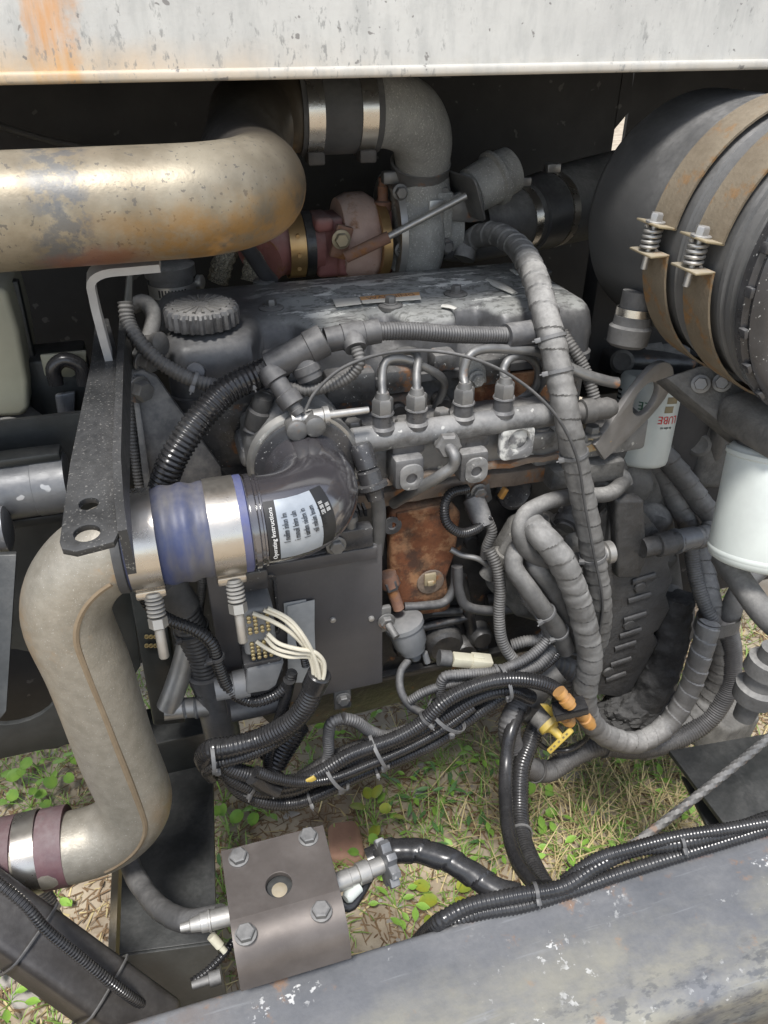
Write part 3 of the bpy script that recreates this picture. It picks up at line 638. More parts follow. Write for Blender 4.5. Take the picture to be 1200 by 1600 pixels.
# rusty side panel with its cast badge
b = MB(); poly = [(602, 790), (615, 783), (695, 770), (712, 790), (704, 850), (690, 890), (697, 935), (688, 943), (645, 948), (612, 935), (603, 900)]
b.prism([Y(u, v, 1.012) for u, v in poly], (0, -.028, 0), .008, 3); RP = b.part('side_panel', 'rust_iron', EN, label='heavily rusted flat side panel of the engine block')
b = MB(); b.prism([Y(u, v, .986) for u, v in ((618, 800), (690, 786), (695, 796), (620, 812))], (0, -.006, 0), .004); b.part('panel_rib', 'rust_iron', RP)
b = MB(); p = Y(672, 908, .985); b.lathe(p + AY * .004, -AY, [(0, .027), (.008, .024), (.010, .018)], 20); b.part('badge_boss', 'brown_scale', RP)
b = MB(); p = Y(672, 905, .974); b.box(p, (.022, .006, .026), None, .003); b.box(p + Vector((0, -.004, -.006)), (.012, .005, .010), None, .002); b.part('badge', 'yellow_zinc', RP)
p = Y(612, 820, .985); b = MB(); b.lathe(p, -AY, [(0, .016), (.004, .016), (.004, .007), (-.002, .006)], 18); b.part('washer_eye', 'engine_paint', RP)
# intake manifold ledge under the fuel rail
YM = .93
def bar(u0, v0, u1, v1, y, hpx, dy, name, m, bev=.004, parent=None):
    a, c = Y(u0, v0, y), Y(u1, v1, y); hh = px(hpx, a.lerp(c, .5)); zc = (a.z + c.z) / 2; b = MB()
    b.box(((a.x + c.x) / 2, y + dy / 2, zc), (abs(c.x - a.x), dy, hh), None, bev)
    bmesh.ops.subdivide_edges(b.bm, edges=[e for e in b.bm.edges if e.calc_length() > .1], cuts=24, use_grid_fill=True); b.jitter(.0035, 32); return b.part(name, m, parent or EN)
bar(548, 735, 900, 690, .955, 62, .12, 'intake_manifold', 'manifold', .008)
bar(548, 762, 905, 712, .945, 10, .12, 'manifold_lip', 'rusty_edge', .002)
bar(556, 785, 880, 738, .985, 26, .05, 'gasket_ledge', 'brown_scale', .004)
bar(548, 700, 870, 655, .965, 44, .07, 'manifold_top', 'engine_paint', .008)
for (u, v) in ((637, 700), (738, 690)):
    p = Y(u, v, .935); b = MB(); b.box(p + Vector((0, .03, .006)), (.052, .075, .03), None, .007); b.box(p + Vector((-.004, .0, -.03)), (.046, .05, .05), None, .007)
    bs_ = b.part('mount_boss', 'engine_paint', EN); b = MB(); b.hexa(p + Vector((0, .02, .021)), AZ, .011, .014, 1.5); b.part('bolt', 'bolt_dull', bs_)
    q = p + Vector((-.002, -.026, -.034)); m = frame(-AY, AZ)
    b = MB(); b.outline([rrect(.036, .042, .015), circ(0, -.002, .0085)], m, q, .005, .001); b.part('tab', 'manifold', bs_)
    b = MB(); b.lathe(q + AY * .004, -AY, [(0, .012), (.002, .010)], 16); b.part('hole', 'engine_greasy', bs_)
p = Y(806, 690, .925); b = MB(); b.outline([rrect(.055, .055, .012), circ(.003, .004, .018)], frame(-AY, AZ), p, .012, .002); fp = b.part('flange_pad', 'flaky_white', EN, label='pad with flaking white paint')
b = MB(); b.lathe(p + Vector((.003, .008, .004)), -AY, [(0, .022), (.006, .016), (.008, .006)], 20); b.part('plug', 'flaky_white', fp)
p = Y(850, 690, .93); b = MB(); b.box(p + AY * .03, (.04, .06, .03), None, .006); b.hexa(p + Vector((0, .02, .015)), AZ, .012, .016, 1.4); b.part('mount_boss', 'manifold', EN)
# fuel rail and its unions
ra, rb_ = Y(548, 690, .935), Y(872, 645, .935); zr_ = (ra.z + rb_.z) / 2; ra.z = rb_.z = zr_
b = MB(); b.lathe(ra, AX, [(0, .016), (.003, .0185), ((rb_ - ra).x, .0185), ((rb_ - ra).x + .004, .016)], 28); b.box(ra.lerp(rb_, .5) + Vector((0, .01, -.016)), ((rb_ - ra).x * .9, .02, .016), None, .004); FR = b.part('fuel_rail', 'manifold', EN, label='grey tubular common fuel rail with four unions')
UN = []
for (u, v) in ((598, 650), (650, 650), (723, 635), (785, 625)):
    p = Y(u, v + 22, .935); p.z = zr_ + .010; UN.append(p)
    b = MB(); b.lathe(p, AZ, [(0, .018), (.006, .018), (.010, .0145), (.026, .0145), (.028, .0165), (.030, .0155)], 24); u_ = b.part('union', 'engine_paint', FR)
    b = MB(); b.lathe(p + AZ * .030, AZ, [(0, .0155), (.018, .0155), (.021, .013)], 6); b.lathe(p + AZ * .051, AZ, [(0, .011), (.008, .0085)], 16); b.part('union_nut', 'bolt_dull', FR)
def pipe(pts, r, name, m='fuel_pipe', parent=EN, rnd=None):
    b = MB(); b.tube(pts, r, 12, step=.006); return b.part(name, m, parent)
t0 = [p + AZ * .055 for p in UN]; PR = .0062
pipe([t0[0], Y(597, 590, .95), Y(602, 566, .96), Y(622, 560, .965), Y(660, 572, .97), Y(690, 590, .98), Y(693, 608, 1.0), Y(678, 642, 1.02)], PR, 'injector_pipe')
pipe([t0[1], Y(651, 585, .95), Y(653, 558, .97), Y(640, 548, 1.0), Y(600, 556, 1.03)], PR, 'injector_pipe')
pipe([t0[2], Y(724, 585, .945), Y(733, 556, .95), Y(752, 546, .955), Y(800, 546, .96), Y(838, 550, .965), Y(853, 562, .98), Y(850, 590, 1.0), Y(838, 612, 1.03)], PR * 1.1, 'injector_pipe')
pipe([t0[3], Y(786, 580, .95), Y(793, 564, .955), Y(815, 555, .97), Y(840, 575, 1.0), Y(836, 605, 1.01), Y(818, 618, 1.02), Y(790, 620, 1.03)], PR, 'injector_pipe')
# banjo on the rail's front with pipe running down left
p = Y(697, 690, .925); b = MB(); ax = (Y(703, 702, .89) - p).normalized(); b.lathe(p, ax, [(-.02, .013), (0, .014), (.004, .019), (.012, .019)], 20); b.lathe(p + ax * .012, ax, [(0, .019), (.014, .019), (.018, .015)], 6); b.part('rail_fitting', 'bolt_dull', FR)
pipe([p + ax * .024, Y(710, 712, .885), Y(708, 728, .885), Y(690, 742, .89), Y(650, 765, .92), Y(615, 787, .97)], .0085, 'return_pipe')
# head clutter behind the rail: rocker recesses, injector ports with rust
for (u, v, r) in ((620, 640, 15), (690, 628, 13), (735, 640, 14), (670, 650, 11)):
    p = Y(u, v, 1.02); b = MB(); b.lathe(p + AY * .02, -AY, [(0, px(r, p)), (.03, px(r, p)), (.034, px(r, p) * .75)], 20); b.part('injector_port', 'engine_greasy', EN)
for (u0, v0, u1, v1, m_) in ((600, 618, 640, 650, 'rusty_edge'), (730, 590, 830, 640, 'rust_iron'), (660, 640, 700, 655, 'rusty_edge')):
    a, c = Y(u0, v0, 1.028), Y(u1, v1, 1.028); b = MB(); b.box(a.lerp(c, .5), (abs(c.x - a.x), .02, abs(a.z - c.z)), None, .006); b.jitter(.004, 40); b.part('rusty_port', m_, EN)
for (u, v, w_, h_) in ((545, 600, 80, 50), (620, 590, 60, 40), (760, 575, 70, 45), (690, 560, 40, 30)):
    p = Y(u, v, 1.022); b = MB(); b.box(p, (px(w_, p), .04, px(h_, p)), None, .008); b.part('head_boss', 'head_paint', EN)
p = Y(755, 590, .985); b = MB(); b.prism([Y(u, v, .99) for u, v in ((725, 560), (742, 556), (760, 575), (762, 600), (722, 600))], (0, .02, 0), .004); b.hexa(Y(745, 592, .985), -AY, .010, .010); b.part('clip_plate', 'cast_alloy', EN)
for (u, v) in ((630, 668), (552, 672), (690, 655)): p = Y(u, v, .97); b = MB(); b.hexa(p, AZ, .013, .016, 1.5); b.part('bolt', 'bolt_dull', EN)
# throttle / intake throat with V-band ring (left end of the manifold)
TH = Y(473, 718, .925)
b = MB(); b.lathe(TH + AY * .09, -AY, [(0, .075), (.05, .075), (.07, .066), (.092, .066)], 40); b.part('throttle_throat', 'manifold', EN)
for (u, v, w_, h_) in ((425, 655, 60, 70), (405, 690, 50, 80), (440, 640, 60, 40), (385, 700, 30, 40)):
    p = Y(u, v, 1.0); b = MB(); b.box(p, (px(w_, p), .07, px(h_, p)), None, .012); b.jitter(.006, 25); b.part('throttle_casting', 'manifold', EN)
p = Y(408, 645, .975); b = MB(); b.lathe(p, (Y(400, 668, .97) - p).normalized() * -1, [(-.03, .018), (0, .018), (.002, .012), (.03, .012)], 18); b.part('sensor_stub', 'engine_paint', EN)
# right end: gear housing, dusty castings
b = MB(); b.prism([Y(u, v, 1.03) for u, v in ((860, 700), (1000, 690), (1055, 780), (1085, 1010), (1060, 1090), (960, 1100), (880, 1000), (850, 840))], (0, .10, 0), .02, 3); b.jitter(.006, 22); b.part('gear_housing', 'engine_dusty', EN)
for (u, v, r, h_) in ((1015, 815, 30, .03), (985, 765, 34, .02), (930, 770, 26, .02), (1035, 870, 20, .025), (915, 820, 30, .03), (1040, 935, 26, .02), (960, 735, 22, .02)):
    p = Y(u, v, 1.03); b = MB(); b.lathe(p + AY * .01, (-.12, -1, .12), [(0, px(r, p) * 1.2), (h_ * .7, px(r, p) * 1.05), (h_ + .006, px(r, p) * .7), (h_ + .010, px(r, p) * .2)], 22); b.jitter(.006, 30); b.part('casting_lump', 'engine_dusty', EN)
b = MB(); b.prism([Y(u, v, 1.06) for u, v in ((1030, 860), (1085, 880), (1088, 990), (1065, 1030), (1020, 1060))], (0, .02, 0), .004); b.part('housing_web', 'engine_dusty', EN)
# lifting eye at the right end of the head
e0 = Y(948, 690, .955); e1 = P(1030, 592, dep(e0)); d = (e1 - e0); ln = d.length; xx = d.normalized()
tc_ = (CAM - e0).normalized(); nrm = tc_ * .66 + (RM @ Vector((.77, -.64, 0))) * .75; nrm = (nrm - xx * nrm.dot(xx)).normalized(); yy = nrm.cross(xx); m = Matrix((xx, yy, nrm)).transposed()
hw = .043
lp = [(-.022, -hw * .5), (.02, -hw * .72), (ln - .05, -hw), (ln - .02, -hw)] + [(ln - .02 + math.cos(R(a)) * hw * 1.1, math.sin(R(a)) * hw) for a in range(-75, 76, 15)] + [(ln - .02, hw), (ln - .05, hw), (.02, hw * .72), (-.022, hw * .6)]
b = MB(); b.outline([lp, circ(ln - .040, .0, .027, 28, 1.12, .95)], m, e0, .011, .0015); LE = b.part('lifting_eye', 'eye_steel', EN, label='grey steel lifting eye plate in front of white filter')
b = MB(); b.prism([Y(u, v, .95) for u, v in ((895, 700), (935, 672), (960, 690), (935, 705), (905, 712))], (0, .05, 0), .004); b.part('eye_foot', 'yellow_zinc', LE)
for (u, v) in ((924, 678), (908, 690)): b = MB(); b.hexa(Y(u, v, .955), AZ, .012, .015, 1.4); b.part('bolt', 'bolt_dull', LE)
for (u0, v0, u1, v1, y_, m_) in ((830, 660, 990, 700, 1.0, 'manifold'), (880, 640, 960, 690, 1.02, 'engine_dusty'), (850, 720, 960, 740, .99, 'engine_dusty')):
    a, c = Y(u0, v0, y_), Y(u1, v1, y_); b = MB(); b.box(a.lerp(c, .5), (abs(c.x - a.x), .06, abs(a.z - c.z) * .8), None, .008); b.jitter(.005, 25); b.part('end_casting', m_, EN)
# black core plug and small rusty clip on the block
p = Y(806, 772, .99); b = MB(); b.lathe(p + AY * .015, (.1, -1, .15), [(0, .032), (.012, .032), (.016, .026), (.013, .020)], 30); b.part('core_plug', 'black_plastic', EN)
p = Y(786, 770, .985); b = MB(); b.box(p, (.008, .012, .02), Euler((0, .5, 0)).to_matrix(), .002); b.part('clip', 'orange_brass', EN)
p = Y(750, 785, .975); b = MB(); b.prism([Y(u, v, .985) for u, v in ((730, 770), (765, 755), (770, 780), (745, 800), (728, 800))], (0, .008, 0), .002); b.hexa(Y(748, 768, .98), -AY, .011, .010); b.part('sensor_bracket', 'bolt_dull', EN)
p = Y(750, 805, .965); b = MB(); b.lathe(p, (Y(742, 785, .98) - p), [(-.02, .015), (.0, .018), (.03, .018), (.034, .012)], 20); b.part('crank_sensor', 'engine_paint', EN)
# pump body with union stubs, right of the rusty panel
b = MB(); b.prism([Y(u, v, 1.0) for u, v in ((760, 860), (790, 795), (850, 790), (905, 830), (900, 930), (850, 960), (790, 940), (748, 900))], (0, -.05, 0), .018, 3); b.jitter(.006, 28); PU = b.part('injection_pump', 'engine_dusty', EN)
for (u, v, u2, v2, r) in ((760, 900, 805, 840, 13), (870, 835, 885, 800, 15), (900, 870, 860, 870, 12), (790, 880, 850, 905, 15), (880, 905, 905, 940, 14), (820, 800, 850, 815, 14)):
    p = Y(u, v, .955); q = Y(u2, v2, .945); b = MB(); r_ = px(r, p); L_ = (q - p).length
    b.lathe(p, q - p, [(0, r_), (L_ * .3, r_), (L_ * .32, r_ * 1.25), (L_ * .6, r_ * 1.25), (L_ * .62, r_ * .85), (L_, r_ * .85)], 18); b.part('pump_union', 'engine_dusty', PU)
b = MB(); b.lathe(Y(895, 795, .95), (Y(885, 820, .93) - Y(895, 795, .95)), [(0, .016), (.02, .016), (.022, .021), (.034, .021), (.036, .015), (.04, .015)], 22); b.part('pump_sensor', 'engine_paint', PU)
# belt cover with pressed slots, leaning dusty plate at the front end
cv = [(955, 790), (1008, 800), (1052, 860), (1045, 880), (1052, 905), (1042, 930), (1048, 950), (1030, 985), (1022, 990), (1030, 1005), (1010, 1040), (985, 1085), (975, 1092), (930, 1085)]
b = MB(); b.prism([Y(u, v, .965 - .0 * v) for u, v in cv], (0, .055, 0), .005, 2); b.jitter(.0015, 25); BC = b.part('belt_guard', 'guard_dark', EN, label='dust-caked guard plate with pressed slots')
for i, (u, v) in enumerate(((1006, 905), (999, 935), (992, 965), (985, 990), (977, 1010), (970, 1035), (962, 1058))):
    p = Y(u, v, .962); b = MB(); w_ = px(40 - i, p); b.tube([p + Vector((-w_ / 2, 0, -.003)), p + Vector((w_ / 2, 0, .003))], .0075, 12, straight=True)
    for q in b.bm.verts: q.co.y = .963 + (q.co.y - .963) * .45
    b.part('pressed_slot', 'guard_dark', BC)
for (u, v) in ((1000, 918), (982, 976), (950, 1050)): b = MB(); p = Y(u, v, .963); b.lathe(p, -AY, [(0, .013), (.004, .011), (.005, .004)], 18); b.part('dimple', 'guard_dark', BC)
b = MB(); b.prism([Y(u, v, .945) for u, v in ((962, 782), (1008, 782), (1012, 870), (1000, 905), (965, 905))], (0, .03, 0), .006, 3); b.jitter(.002, 30); b.part('guard_bracket', 'guard_dark', BC)
b = MB(); b.prism([Y(u, v, .975) for u, v in ((930, 815), (965, 780), (968, 905), (955, 930), (940, 900))], (0, .008, 0), .002); b.part('guard_side', 'guard_dark', BC)
b = MB(); b.lathe(Y(1010, 855, .94), AX, [(-.01, .018), (.02, .018), (.022, .022), (.05, .022), (.052, .018), (.07, .018)], 20); b.part('guard_stub', 'guard_dark', BC)
b = MB(); b.lathe(Y(955, 862, .93), -AX, [(0, .02), (.012, .02), (.014, .016), (.03, .016)], 20); b.part('threaded_stub', 'zinc', BC)
# ---------------------------------------------------------------- charge air: rusty upper pipe, lower grey pipe, couplings
def ring_clamp(c, axis, r, wd, th=.0025, bolt_at=None, bolt_len=.05, mat_='stainless', parent=None, name='band_clamp'):
    b = MB(); b.lathe(c, axis, [(-wd / 2, r), (-wd / 2, r + th), (wd / 2, r + th), (wd / 2, r)], 48, caps=(False, False)); o = b.part(name, mat_, parent)
    return o
def tbolt(p, d, parent, s=1.0, spring=True):
    b = MB(); d = Vector(d).normalized()
    b.lathe(p, d, [(0, .0105 * s), (.004 * s, .0105 * s)], 16)
    for k in range(5 if spring else 0): b.lathe(p + d * (.005 + k * .0052) * s, d, [(0, .009 * s), (.0013 * s, .0112 * s), (.0026 * s, .0112 * s), (.0039 * s, .009 * s)], 18)
    b.lathe(p + d * .032 * s, d, [(0, .0115 * s), (.012 * s, .0115 * s), (.014 * s, .009 * s)], 6); b.lathe(p + d * .045 * s, d, [(0, .0062 * s), (.038 * s, .0062 * s), (.040 * s, .005 * s)], 12); return b.part('spring_bolt', 'stainless_dusty', parent)
# lower grey pipe: blue coupling -> left -> down -> left
yp = .80; zq = Y(300, 830, yp).z
cA = Vector((Y(190, 850, yp).x, yp, zq)); cB = Vector((Y(110, 862, yp).x, yp, zq))
xc = Y(80, 880, yp).x; xd = Y(224, 1290, yp).x; zc2 = Y(222, 1296, yp).z; xl = Y(-160, 1380, yp).x
def arcpts(c, r, a0, a1, n=8):
    return [Vector((c[0] + math.cos(R(a0 + (a1 - a0) * i / n)) * r, yp, c[1] + math.sin(R(a0 + (a1 - a0) * i / n)) * r)) for i in range(n + 1)]
rb = .105
path = [Vector((Y(240, 840, yp).x, yp, zq)), Vector((xc + rb + .01, yp, zq))] + arcpts((xc + rb, zq - rb), rb, 90, 180) + [Vector((xc * .65 + xd * .35, yp, zq * .65 + zc2 * .35)), Vector((xc * .35 + xd * .65, yp, zq * .35 + zc2 * .65))] + [p for p in arcpts((xd - rb * .8, zc2 + rb * .8), rb * .8, 0, -90)] + [Vector((xd - rb * 1.3, yp, zc2)), Vector((xl, yp + .02, zc2))]
GP = thing('lower_air_pipe', 'tall bent grey aluminised air pipe descending left of engine', 'pipe', (xc, yp, zc2 - .05))
b = MB(); b.tube(path, .0525, 40, step=.008); b.part('pipe', 'aluminized', GP, sharp=60)
sp = [p + Vector((math.cos(R(-62)) * .0525 if False else .010, -.0518, .0)) for p in path[4:-3]]
so_ = []
for p in arcpts((xc + rb, zq - rb), rb - .012, 115, 180) + [Vector((xc * .5 + xd * .5 + .012, yp, (zc2 + zq) / 2))] + arcpts((xd - rb * .8, zc2 + rb * .8), rb * .8 + .012, 0, -75): so_.append(p + Vector((0, -.0482, 0)))
b = MB(); b.tube(so_, .0048, 8, step=.008); b.part('weld_seam', 'seam', GP)
stain('aluminized', lambda N, L: mul(N, L, sig(N, L, 0, -.02, -.05, 14, .04), sig(N, L, 2, .22, .42, 10, .10), blotch(N, L, 26, .34, .64, (1, 1, 1), 9), .85), (.27, .185, .10), metal=.1)
stain('aluminized', lambda N, L: mul(N, L, sig(N, L, 2, .20, .10, 14, .08), sig(N, L, 0, xd - xc + .005, xd - xc + .045, 16, .04), blotch(N, L, 30, .30, .60, (1, 1, 1), 9), .8), (.28, .185, .09), metal=.1)
# blue silicone coupling with two T-bolt clamps
BL = thing('blue_coupling', 'blue silicone hose coupling with two steel band clamps', 'hose coupling', (Y(290, 830, yp).x, yp, zq - .06))
x0, x1 = Y(190, 850, yp).x, Y(385, 800, yp).x
nb = 60; prof = []
for i in range(nb + 1):
    f = i / nb; prof.append(((x1 - x0) * f, .0565 + .0012 * math.sin(f * 40) + .0035 * math.exp(-((f - .45) / .25) ** 2)))
prof = [(0, .050)] + prof + [((x1 - x0), .050)]
b = MB(); b.lathe((x0, yp, zq), AX, prof, 48); b.part('sleeve', 'blue_silicone', BL, sharp=50)
for (u, v, wdt, mm) in ((222, 842, .036, 0), (348, 812, .036, 1)):
    c = Vector((Y(u, v, yp).x, yp, zq)); k = ring_clamp(c, AX, .0588, wdt, .002, parent=BL)
    ang = R(-62); d0 = Vector((0, -math.cos(ang), math.sin(ang)))
    b = MB(); b.box(c + d0 * .064, (wdt, .016, .012), frame(Vector((0, d0.z, -d0.y)), AX) @ Matrix(((0, 0, 1), (1, 0, 0), (0, 1, 0))) if False else None, .003); b.part('clamp_lug', 'stainless', k)
    tbolt(c + d0 * .060 + Vector((.002, -.004, -.004)), (0.0, -.35, -.95), k)
b = MB(); b.lathe((x0 - .008, yp, zq), AX, [(0, .053), (0, .060), (.010, .061), (.012, .056)], 40); b.part('end_bead', 'rubber', BL)
b = MB(); b.lathe((x1 - .016, yp, zq), AX, [(0, .0565), (.002, .0605), (.014, .0605), (.016, .0565)], 40); b.part('rolled_end', 'blue_edge', BL)
# intake elbow: throat -> toward camera -> left
IE = thing('intake_elbow', 'glossy dark plastic intake elbow with printed instruction label', 'elbow', TH + Vector((0, -.1, -.07)))
zt = TH.z; rE = TH.y - .075 - yp if TH.y - .075 - yp > .05 else .055
p0 = Vector((TH.x, TH.y - .002, zq)); rE = min(.062, TH.y - yp - .005)
el = [p0, Vector((TH.x, yp + rE + .002, zq))] + [Vector((TH.x - rE + math.cos(R(a)) * rE, yp + rE + math.sin(R(a)) * rE, zq)) for a in range(0, -91, -10)] + [Vector((x1 + .02, yp, zq)), Vector((x1 - .004, yp, zq))]
b = MB(); b.tube(el, [.058, .0585, .059, .058, .057, .056, .055], 44, step=.006); b.part('elbow', 'glossy_plastic', IE, sharp=70)
b = MB(); b.lathe((x1 + .002, yp, zq), AX, [(0, .054), (0, .0595), (.006, .0595), (.008, .0565), (.011, .0565), (.012, .0585), (.014, .0585), (.015, .056)], 44); b.part('collar', 'glossy_plastic', IE)
# printed label wrapped on the straight part
lx0, lx1 = Y(402, 800, yp - .058).x, Y(456, 800, yp - .058).x; lr = .0590
def wrapf(xx_, ang, r):            # follows the straight collar, then the bend of the elbow
    xs0 = TH.x - rE; ph = max(0, (xx_ - xs0) / rE); cx0 = xx_ if ph == 0 else xs0 + rE * math.sin(ph); cy0 = yp + rE * (1 - math.cos(ph))
    return Vector((cx0 + math.sin(ph) * math.cos(ang) * r, cy0 - math.cos(ph) * math.cos(ang) * r, zq + math.sin(ang) * r))
def patch(xa, xb, a0, a1, r, m, name, par):
    b = MB(); n = 14; g = [[b.bm.verts.new(wrapf(xa + (xb - xa) * i / 3, R(a0 + (a1 - a0) * j / n), r)) for j in range(n + 1)] for i in range(4)]
    for i in range(3):
        for j in range(n): b.bm.faces.new((g[i][j], g[i + 1][j], g[i + 1][j + 1], g[i][j + 1]))
    return b.part(name, m, par)
lx0 = x1 + .030; lx1 = lx0 + .034
patch(lx0 - .013, lx1 + .007, -24, 54, lr, 'black_print', 'label_backing', IE)
patch(lx0 + .000, lx1 - .004, -22, 54, lr + .0006, 'silver_label', 'label_field', IE)
def vtext(body, x, a_mid, size, m, name='lettering'):
    b = MB(); b.text(body, None, None, size, wrap=lambda c: wrapf(x - c.y, R(a_mid) + c.x / lr, lr + .0012 + c.z)); return b.part(name, m, IE)
vtext('Operating Instructions', lx0 - .0062, 13, .0074, 'white_print')
for k, s_ in enumerate(('l nulim inlun lm', 'i mnuil lnim uln', 'l uinlm niulm in', '  nil mluin lnum', 'lunm iln ul')): vtext(s_, lx0 + .006 + k * .0064, 20, .0058, 'black_print')
vtext('IIIII IIII III', lx1 - .001, 30, .0045, 'white_print'); vtext('IIII IIII', lx1 + .0035, 28, .0045, 'white_print')
# V-band ring round the throat
b = MB(); b.lathe(TH + Vector((0, -.001, 0)), -AY, [(0, .069), (-.004, .074), (.003, .078), (.012, .074), (.014, .066)], 56); vb = b.part('v_band', 'stainless_dusty', IE)
b = MB(); b.lathe(TH + Vector((0, -.016, 0)), -AY, [(0, .0665), (.002, .070), (.006, .070), (.008, .066)], 56); b.part('seal_ring', 'black_plastic', IE)
p = Y(470, 655, .90); b = MB(); b.lathe(Y(455, 657, .905), Y(520, 648, .905) - Y(455, 657, .905), [(0, .012), (.012, .012), (.013, .007), (.028, .007), (.029, .011), (.042, .011), (.043, .013), (.05, .013), (.051, .006), (.105, .0045)], 14); b.part('clamp_bolt', 'zinc', IE)
b = MB(); b.lathe(Y(462, 668, .9), -AY, [(-.012, .014), (.012, .014), (.015, .010)], 18); b.lathe(Y(490, 662, .9), -AY, [(-.012, .014), (.012, .014), (.015, .010)], 18); b.part('trunnion', 'bolt_dull', IE)
# maroon coupling at the bottom left end of the grey pipe
c0 = Vector((Y(112, 1335, yp).x, yp + .005, zc2)); c1 = Vector((Y(-60, 1360, yp).x, yp + .012, zc2))
MC = thing('maroon_coupling', 'faded maroon silicone hose coupling with steel band at left edge', 'hose coupling', c0.lerp(c1, .5) - AZ * .06)
b = MB(); b.lathe(c0, c1 - c0, [(0, .052), (0, .0585), (.036, .0585), (.0365, .055), (.07, .055), (.0705, .0585), ((c1 - c0).length, .0585)], 44); b.part('sleeve', 'maroon_silicone', MC)
cc = c0.lerp(c1, .053 / (c1 - c0).length); ring_clamp(cc, AX, .0575, .030, .002, parent=MC)
tbolt(cc + Vector((0, -.02, -.062)), (.25, -.3, -.9), MC)
# upper rusty pipe
D0 = .80
yu = P(200, 321, D0).y; zu = P(200, 321, D0).z; xu = Y(312, 322, yu).x; ru = .0565
yb_ = 1.27; zb_ = Y(440, 172, yb_).z + .0; rbend = .096
arc = [Vector((xu - .02 + math.sin(R(a)) * rbend, yu + rbend - math.cos(R(a)) * rbend, zu)) for a in range(0, 91, 10)]
xe = arc[-1].x
bk = Y(352, 195, 1.2)
path = [Vector((-1.1, yu, zu)), Vector((-.6, yu, zu)), Vector((xu - .06, yu, zu))] + arc + [Vector((xe - .005, yu + rbend + .06, zu + .008)), Vector((xe + .02, 1.14, zb_ - .01))] + [Vector((xe + .11 - math.cos(R(a)) * .085, 1.17 + math.sin(R(a)) * .085, zb_)) for a in range(10, 91, 16)] + [Vector((Y(440, 172, 1.255).x, 1.255, zb_)), Vector((Y(475, 172, 1.255).x, 1.255, zb_))]
UPI = thing('rusty_charge_pipe', 'large heat-stained rusty steel pipe crossing the upper left', 'pipe', (xu, yu, zu - ru))
b = MB(); b.tube(path, ru, 44, step=.01); b.part('pipe', 'hot_pipe', UPI, sharp=60)
stain('hot_pipe', lambda N, L: sig(N, L, 1, .02, .10, 14, .07), (.05, .046, .042), metal=.2)
stain('hot_pipe', lambda N, L: mul(N, L, sig(N, L, 0, .03, .115, 16, .05), .9), (.075, .06, .042), metal=.2)
stain('hot_pipe', lambda N, L: mul(N, L, sig(N, L, 2, ru * 1.5, ru * .5, 22, .05), sig(N, L, 0, -.18, -.03, 10, .15), blotch(N, L, 30, .34, .62, (1, 1, 1), 9), .9), (.30, .165, .045))
stain('hot_pipe', lambda N, L: mul(N, L, sig(N, L, 0, -.17, -.15, 25, .04), sig(N, L, 0, -.10, -.12, 25, .04), blotch(N, L, 60, .42, .55), .8), (.13, .135, .14))
stain('hot_pipe', lambda N, L: mul(N, L, sig(N, L, 2, ru * .55, ru * .25, 30, .04), sig(N, L, 0, -.17, -.14, 25, .05), sig(N, L, 0, -.05, -.09, 25, .05), .7), (.26, .10, .06))
# rear coupling with two bands, cast elbow to the compressor
RC = thing('rear_coupling', 'dark rubber coupling with two steel bands under the hood edge', 'hose coupling', Vector((Y(520, 172, 1.255).x, 1.255, zb_ - .06)))
a_ = Vector((Y(462, 172, 1.255).x, 1.255, zb_)); c_ = Vector((Y(585, 172, 1.255).x, 1.255, zb_))
b = MB(); b.lathe(a_, AX, [(0, .055), (0, .061), ((c_ - a_).x, .061), ((c_ - a_).x, .055)], 44); b.part('sleeve', 'rubber', RC)
for u in (482, 563): ring_clamp(Vector((Y(u, 172, 1.255).x, 1.255, zb_)), AX, .0612, .024, .002, mat_='stainless', parent=RC)
for u in (482, 563): b = MB(); c = Vector((Y(u, 172, 1.255).x, 1.225, zb_ - .06)); b.box(c, (.026, .03, .018), None, .003); b.part('clamp_lug', 'sooty_pipe', RC)
yt = 1.36
TU = thing('turbocharger', 'grey and maroon turbocharger sitting behind the valve cover', 'turbocharger', Y(600, 400, yt) - AZ * .1)
e_ = [c_, Vector((Y(600, 172, 1.26).x, 1.262, zb_)), Y(640, 185, 1.28), Y(658, 215, 1.30), Y(660, 250, 1.32), Y(658, 275, 1.33)]
b = MB(); b.tube([c_ - AX * .02] + e_, [.050, .056, .056, .054, .050, .046, .044], 32, step=.008); b.part('outlet_elbow', 'cast_alloy', TU, sharp=60)
ax = (e_[-1] - e_[-2]).normalized(); c = Y(656, 268, 1.33); b = MB(); b.lathe(c, ax, [(-.018, .046), (-.018, .051), (0, .049), (.018, .051), (.018, .046)], 36, caps=(False, False)); k = b.part('v_band', 'bolt_dull', TU)
b = MB(); b.box(c + Vector((-.055, -.01, -.005)), (.03, .02, .02), None, .004); b.part('clamp_lug', 'bolt_dull', k)
